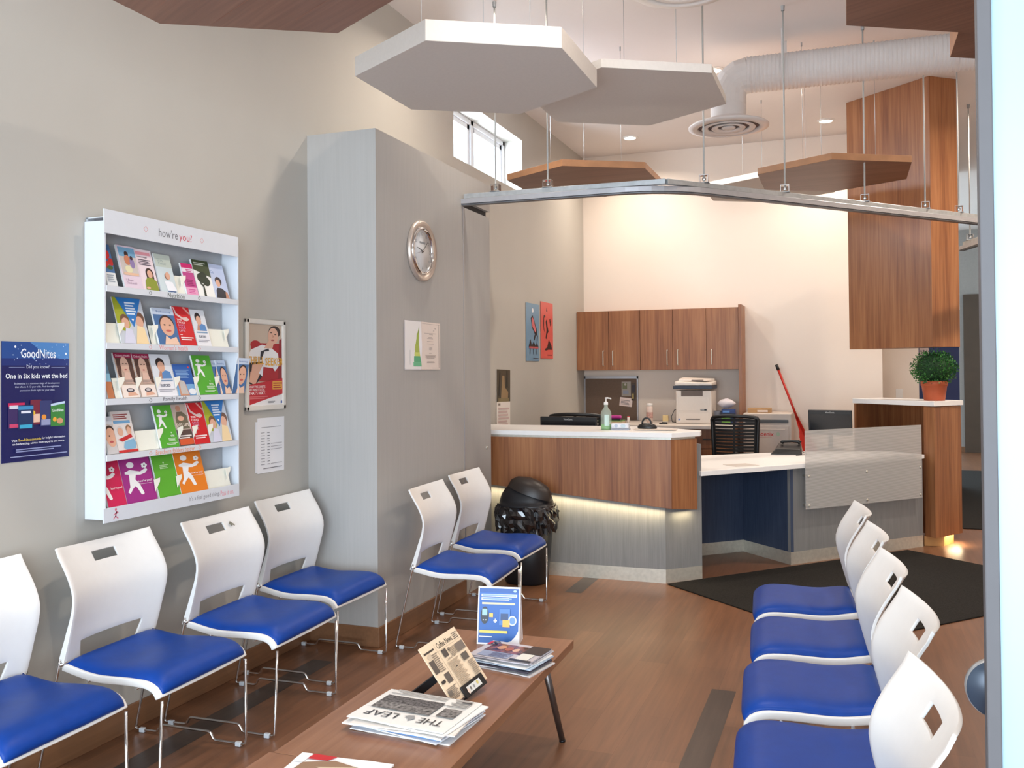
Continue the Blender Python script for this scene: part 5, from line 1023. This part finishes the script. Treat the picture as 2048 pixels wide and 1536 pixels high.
b = B(); Mq = page_frame((-.19, -.1955, 0), (1, 0, 0), (0, 0, 1)); art(b, Mq, .38, .36, [('r', .70, .40, .17, .045, (50, 50, 56)), ('r', .715, .412, .09, .02, (190, 190, 190)), ('e', .10, .13, .04, .04, (210, 214, 226)), ('e', .10, .13, .022, .022, (120, 130, 176))], 0, .0006); b.build('badges', t, recalc=False)
# small items on the back counter
def bottle(x, y, r, h, body, capm, label, z=.9705, band=None):
    t = thing('bottle', label, 'bottle', (x, y, z)); B().lathe([(0, 0), (r, 0), (r, h*.8), (r*.9, h*.86), (0, h*.86)], body, None, 20).build('body', t); B().lathe([(0, h*.86), (r*.95, h*.86), (r*.95, h), (0, h)], capm, None, 20).build('cap', t)
    if band: B().lathe([(r+.0008, h*.25), (r+.0008, h*.55)], band, None, 20).build('label_band', t)
bottle(-2.06, 9.92, .036, .215, ink(226, 206, 196), PLAST, 'white tub of wipes standing alone on the back counter', band=mat('tub_print', rgb(190, 150, 140), .5, noise=.4, scale=60))
bottle(-2.29, 9.88, .014, .075, ink(232, 226, 222), ink(190, 60, 60), 'tiny white bottle with a red cap next to the pin board')
o = B().box(-.06, .06, -.03, .03, 0, .035, ink(196, 60, 150)).build('pencil_case', None, .012, 3); o.location = (-2.41, 9.80, 1.0205); tag(o, 'bright pink pouch lying in front of the pin board', 'pouch')
o = B().box(-.14, .14, -.1, .1, 0, .022, ink(196, 176, 150)).box(-.13, .13, -.09, .09, .022, .035, ink(110, 160, 90)).box(-.13, .12, -.09, .08, .035, .0485, ink(40, 40, 44)).build('file_folders'); o.location = (-2.46, 9.80, .9705); tag(o, 'pile of green and dark folders beneath the pink pouch', 'folders')
t = thing('note_cube', 'yellow sticky note block on a small stand on the back counter', 'notes', (-1.885, 9.93, .9705)); B().box(-.034, .034, -.02, .02, 0, .02, ink(206, 196, 180)).build('stand', t, .003); B().box(-.03, .03, -.018, .012, .02, .085, ink(232, 206, 150)).build('note_block', t, .002)
b = B(); b.tube(rounded([(0, 0, 0), (-.05, -.02, 0), (-.10, .01, 0), (-.04, .04, 0)], .03), .006, BLK, 6); b.box(-.06, -.01, .0, .03, -.006, .014, BLK); o = b.build('adapter'); o.location = (-1.83, 9.74, .977); tag(o, 'small black power adapter left of the printer', 'adapter')
b = B(); b.tube([(-1.775, 10.0, 1.12), (-1.80, 9.99, 1.11), (-1.83, 9.98, 1.04), (-1.82, 9.97, .982), (-1.77, 9.97, .978)], .004, BLK, 6); o = b.build('cable'); tag(o, 'thin black cable hanging beside the printer', 'cable')
o = B().lathe([(0, 0), (.045, 0), (.05, .14), (.047, .14), (.042, .01), (0, .01)], mat('grey_cup', rgb(110, 112, 122), .5), None, 20).build('pen_cup'); o.location = (-1.315, 9.92, .9705); tag(o, 'dark grey cup to the right of the printer', 'cup')
t = thing('carton', 'small blue and green carton at the right end of the back counter', 'box', (-1.20, 9.90, .9705)); B().box(-.07, .07, -.06, .06, 0, .16, ink(40, 60, 120)).build('body', t, .002)
b = B(); Mx = page_frame((-.07, -.0605, 0), (1, 0, 0), (0, 0, 1)); art(b, Mx, .14, .16, [('r', 0, .05, .65, .38, (130, 190, 80)), ('r', 0, .45, 1, .3, (30, 36, 60)), ('r', .1, .78, .5, .12, (90, 140, 206))], 0, .0006); b.build('print', t, recalc=False)
random.seed(6); b = B(); n = 14; k = b.mi(ink(214, 206, 210)); R = []
for i in range(7):
    f = i/6; R.append([b.bm.verts.new(((.10*math.sin(PI*(.08+.86*f)))*math.cos(2*PI*j/n)*random.uniform(.8, 1.15), .06*math.sin(PI*(.08+.86*f))*math.sin(2*PI*j/n), .10*f+random.uniform(-.004, .01))) for j in range(n)])
for a_, c_ in zip(R, R[1:]):
    for j in range(n): b.bm.faces.new((a_[j], a_[(j+1) % n], c_[(j+1) % n], c_[j])).smooth = True
b.bm.faces.new(R[-1]); b.bm.faces.new(R[0][::-1]); o = b.build('plastic_bag'); o.location = (-1.235, 9.93, 1.135); tag(o, 'crumpled pale plastic bag on top of the cup and carton', 'bag')
# filing cabinet, box on it, shovel
t = thing('filing_cabinet', 'pale grey filing cabinet with a dark slot and red lettering', 'cabinet', (-.80, 10.18, 0)); FC = mat('cabinet_grey', rgb(206, 192, 180), .5, noise=.02)
B().box(-.26, .235, -.235, .285, 0, 1.085, FC).build('body', t, .012, 3)
for k in range(3):
    z0 = .04+k*.31; d = B().box(-.235, .205, -.248, -.235, z0, z0+.295, FC).build('drawer', t, .003); B().box(-.2, .17, -.252, -.246, z0+.25, z0+.262, FC).build('handle', d, .002)
B().box(-.235, .205, -.245, -.233, .985, 1.02, mat('slot_dark', rgb(84, 84, 84), .5)).build('recess_bar', t, .004)
b = B(); Mx = page_frame((-.26, -.2485, 0), (1, 0, 0), (0, 0, 1)); text(b, 'Phoenix', Mx, .125, .845, .19, .05, ink(196, 44, 40), .0008, True); b.face([Mx @ Vector((.36+.02*math.cos(a), .868+.02*math.sin(a), .0008)) for a in [2*PI*i/16 for i in range(16)]], ink(170, 190, 160)); b.face([Mx @ Vector(p) for p in ((.15, .828, .0008), (.30, .828, .0008), (.30, .834, .0008), (.15, .834, .0008))], ink(196, 150, 140)); b.build('lettering', t, recalc=False)
b = B(); b.box(-.12, .12, -.07, .07, 0, .05, mat('cardboard', rgb(186, 146, 102), .8, noise=.06)); b.box(-.02, .09, -.073, -.069, .008, .03, ink(226, 206, 190)); o = b.build('cardboard_box', None, .003); o.location = (-.90, 10.12, 1.0855); tag(o, 'flat brown cardboard box on top of the filing cabinet', 'box')
t = thing('snow_shovel', 'red scoop-ended shovel with a black tip leaning on the back wall', 'shovel', (-.42, 10.2, 0)); RED = mat('red_plastic', rgb(196, 40, 28), .35, noise=.04)
A_ = Vector((-.325, .235, 1.60)); Bm = Vector((-.105, .10, 1.02)); 
b = B(); b.tube([A_+(Bm-A_)*.09, Bm], .013, RED, 10); b.build('shaft', t); b = B(); b.tube([A_, A_+(Bm-A_)*.1], .017, BLK, 10); b.build('grip', t)
b = B(); dsh = (Bm-A_).normalized(); xs = Vector((dsh.z, 0, -dsh.x)).normalized(); prof = [(Bm-dsh*.02, .014), (Bm+dsh*.14, .028), (Bm+dsh*.20, .05), (Bm+dsh*.5, .085), (Bm+dsh*.78, .10)]; k = b.mi(RED); R = []
for p, w_ in prof: R.append([b.bm.verts.new(q) for q in (p-xs*w_+Vector((0, -.012, 0)), p+Vector((0, .012, 0)), p+xs*w_+Vector((0, -.012, 0)), p+xs*w_+Vector((0, -.004, 0)), p+Vector((0, .02, 0)), p-xs*w_+Vector((0, -.004, 0)))])
for a_, c_ in zip(R, R[1:]):
    for j in range(6): b.bm.faces.new((a_[j], a_[(j+1) % 6], c_[(j+1) % 6], c_[j]))
b.bm.faces.new(R[0][::-1]); b.bm.faces.new(R[-1]); b.build('blade', t)
# wall plates on the cream wall, far
o = B().box(-.04, .04, -.006, 0, -.06, .06, PLAST).build('wall_plate', None, .002); o.location = (.58, 12.0-.0005, 1.24); tag(o, 'white switch plate low on the cream wall left of the plant', 'switch')
flat('notice', .875, 12.985, 1.60, .115, .30, [('p', [(.1+.3*i, .15+.2*j), (.24+.3*i, .15+.2*j), (.17+.3*i, .25+.2*j)], (70, 56, 66)) for i in range(3) for j in range(4)], (206, 184, 176), 'pale notice with small dark marks on the navy panel behind the plant', 'notice')

# ------------------------------------------------------------------ near glass door at the right
t = bpy.data.objects.new('door_4', None); COL.objects.link(t); t.location = (.2145, 1.735, 0); struct(t, 'frosted glass door leaf with a grey metal edge right beside the camera', 'door')
FG = mat('frosted_glass', rgb(166, 196, 214), .35, noise=.005, scale=2, trans=.15)
B().box(0, .0225, 0, .03, .005, 2.9, mat('grey_door_edge', rgb(88, 86, 88), .6, 0, noise=.02)).build('door_frame', t, .002)
B().box(.0225, .9, .010, .020, .01, 2.9, FG).build('glass_pane', t)
b = B(); M = Matrix.Translation((.023, .045, .992)) @ Matrix.Rotation(-PI/2, 4, 'X'); b.lathe([(0, -.008), (.050, -.008), (.052, -.002), (.052, .006), (.047, .010), (0, .010)], mat('dark_glossy_pull', rgb(52, 62, 76), .3, .2, noise=.02), M, 36); b.lathe([(.0505, -.008), (.0525, -.004), (.0525, .006), (.0505, .009)], mat('pull_rim', rgb(150, 150, 150), .3, .3), M, 36); b.build('door_pull', t)
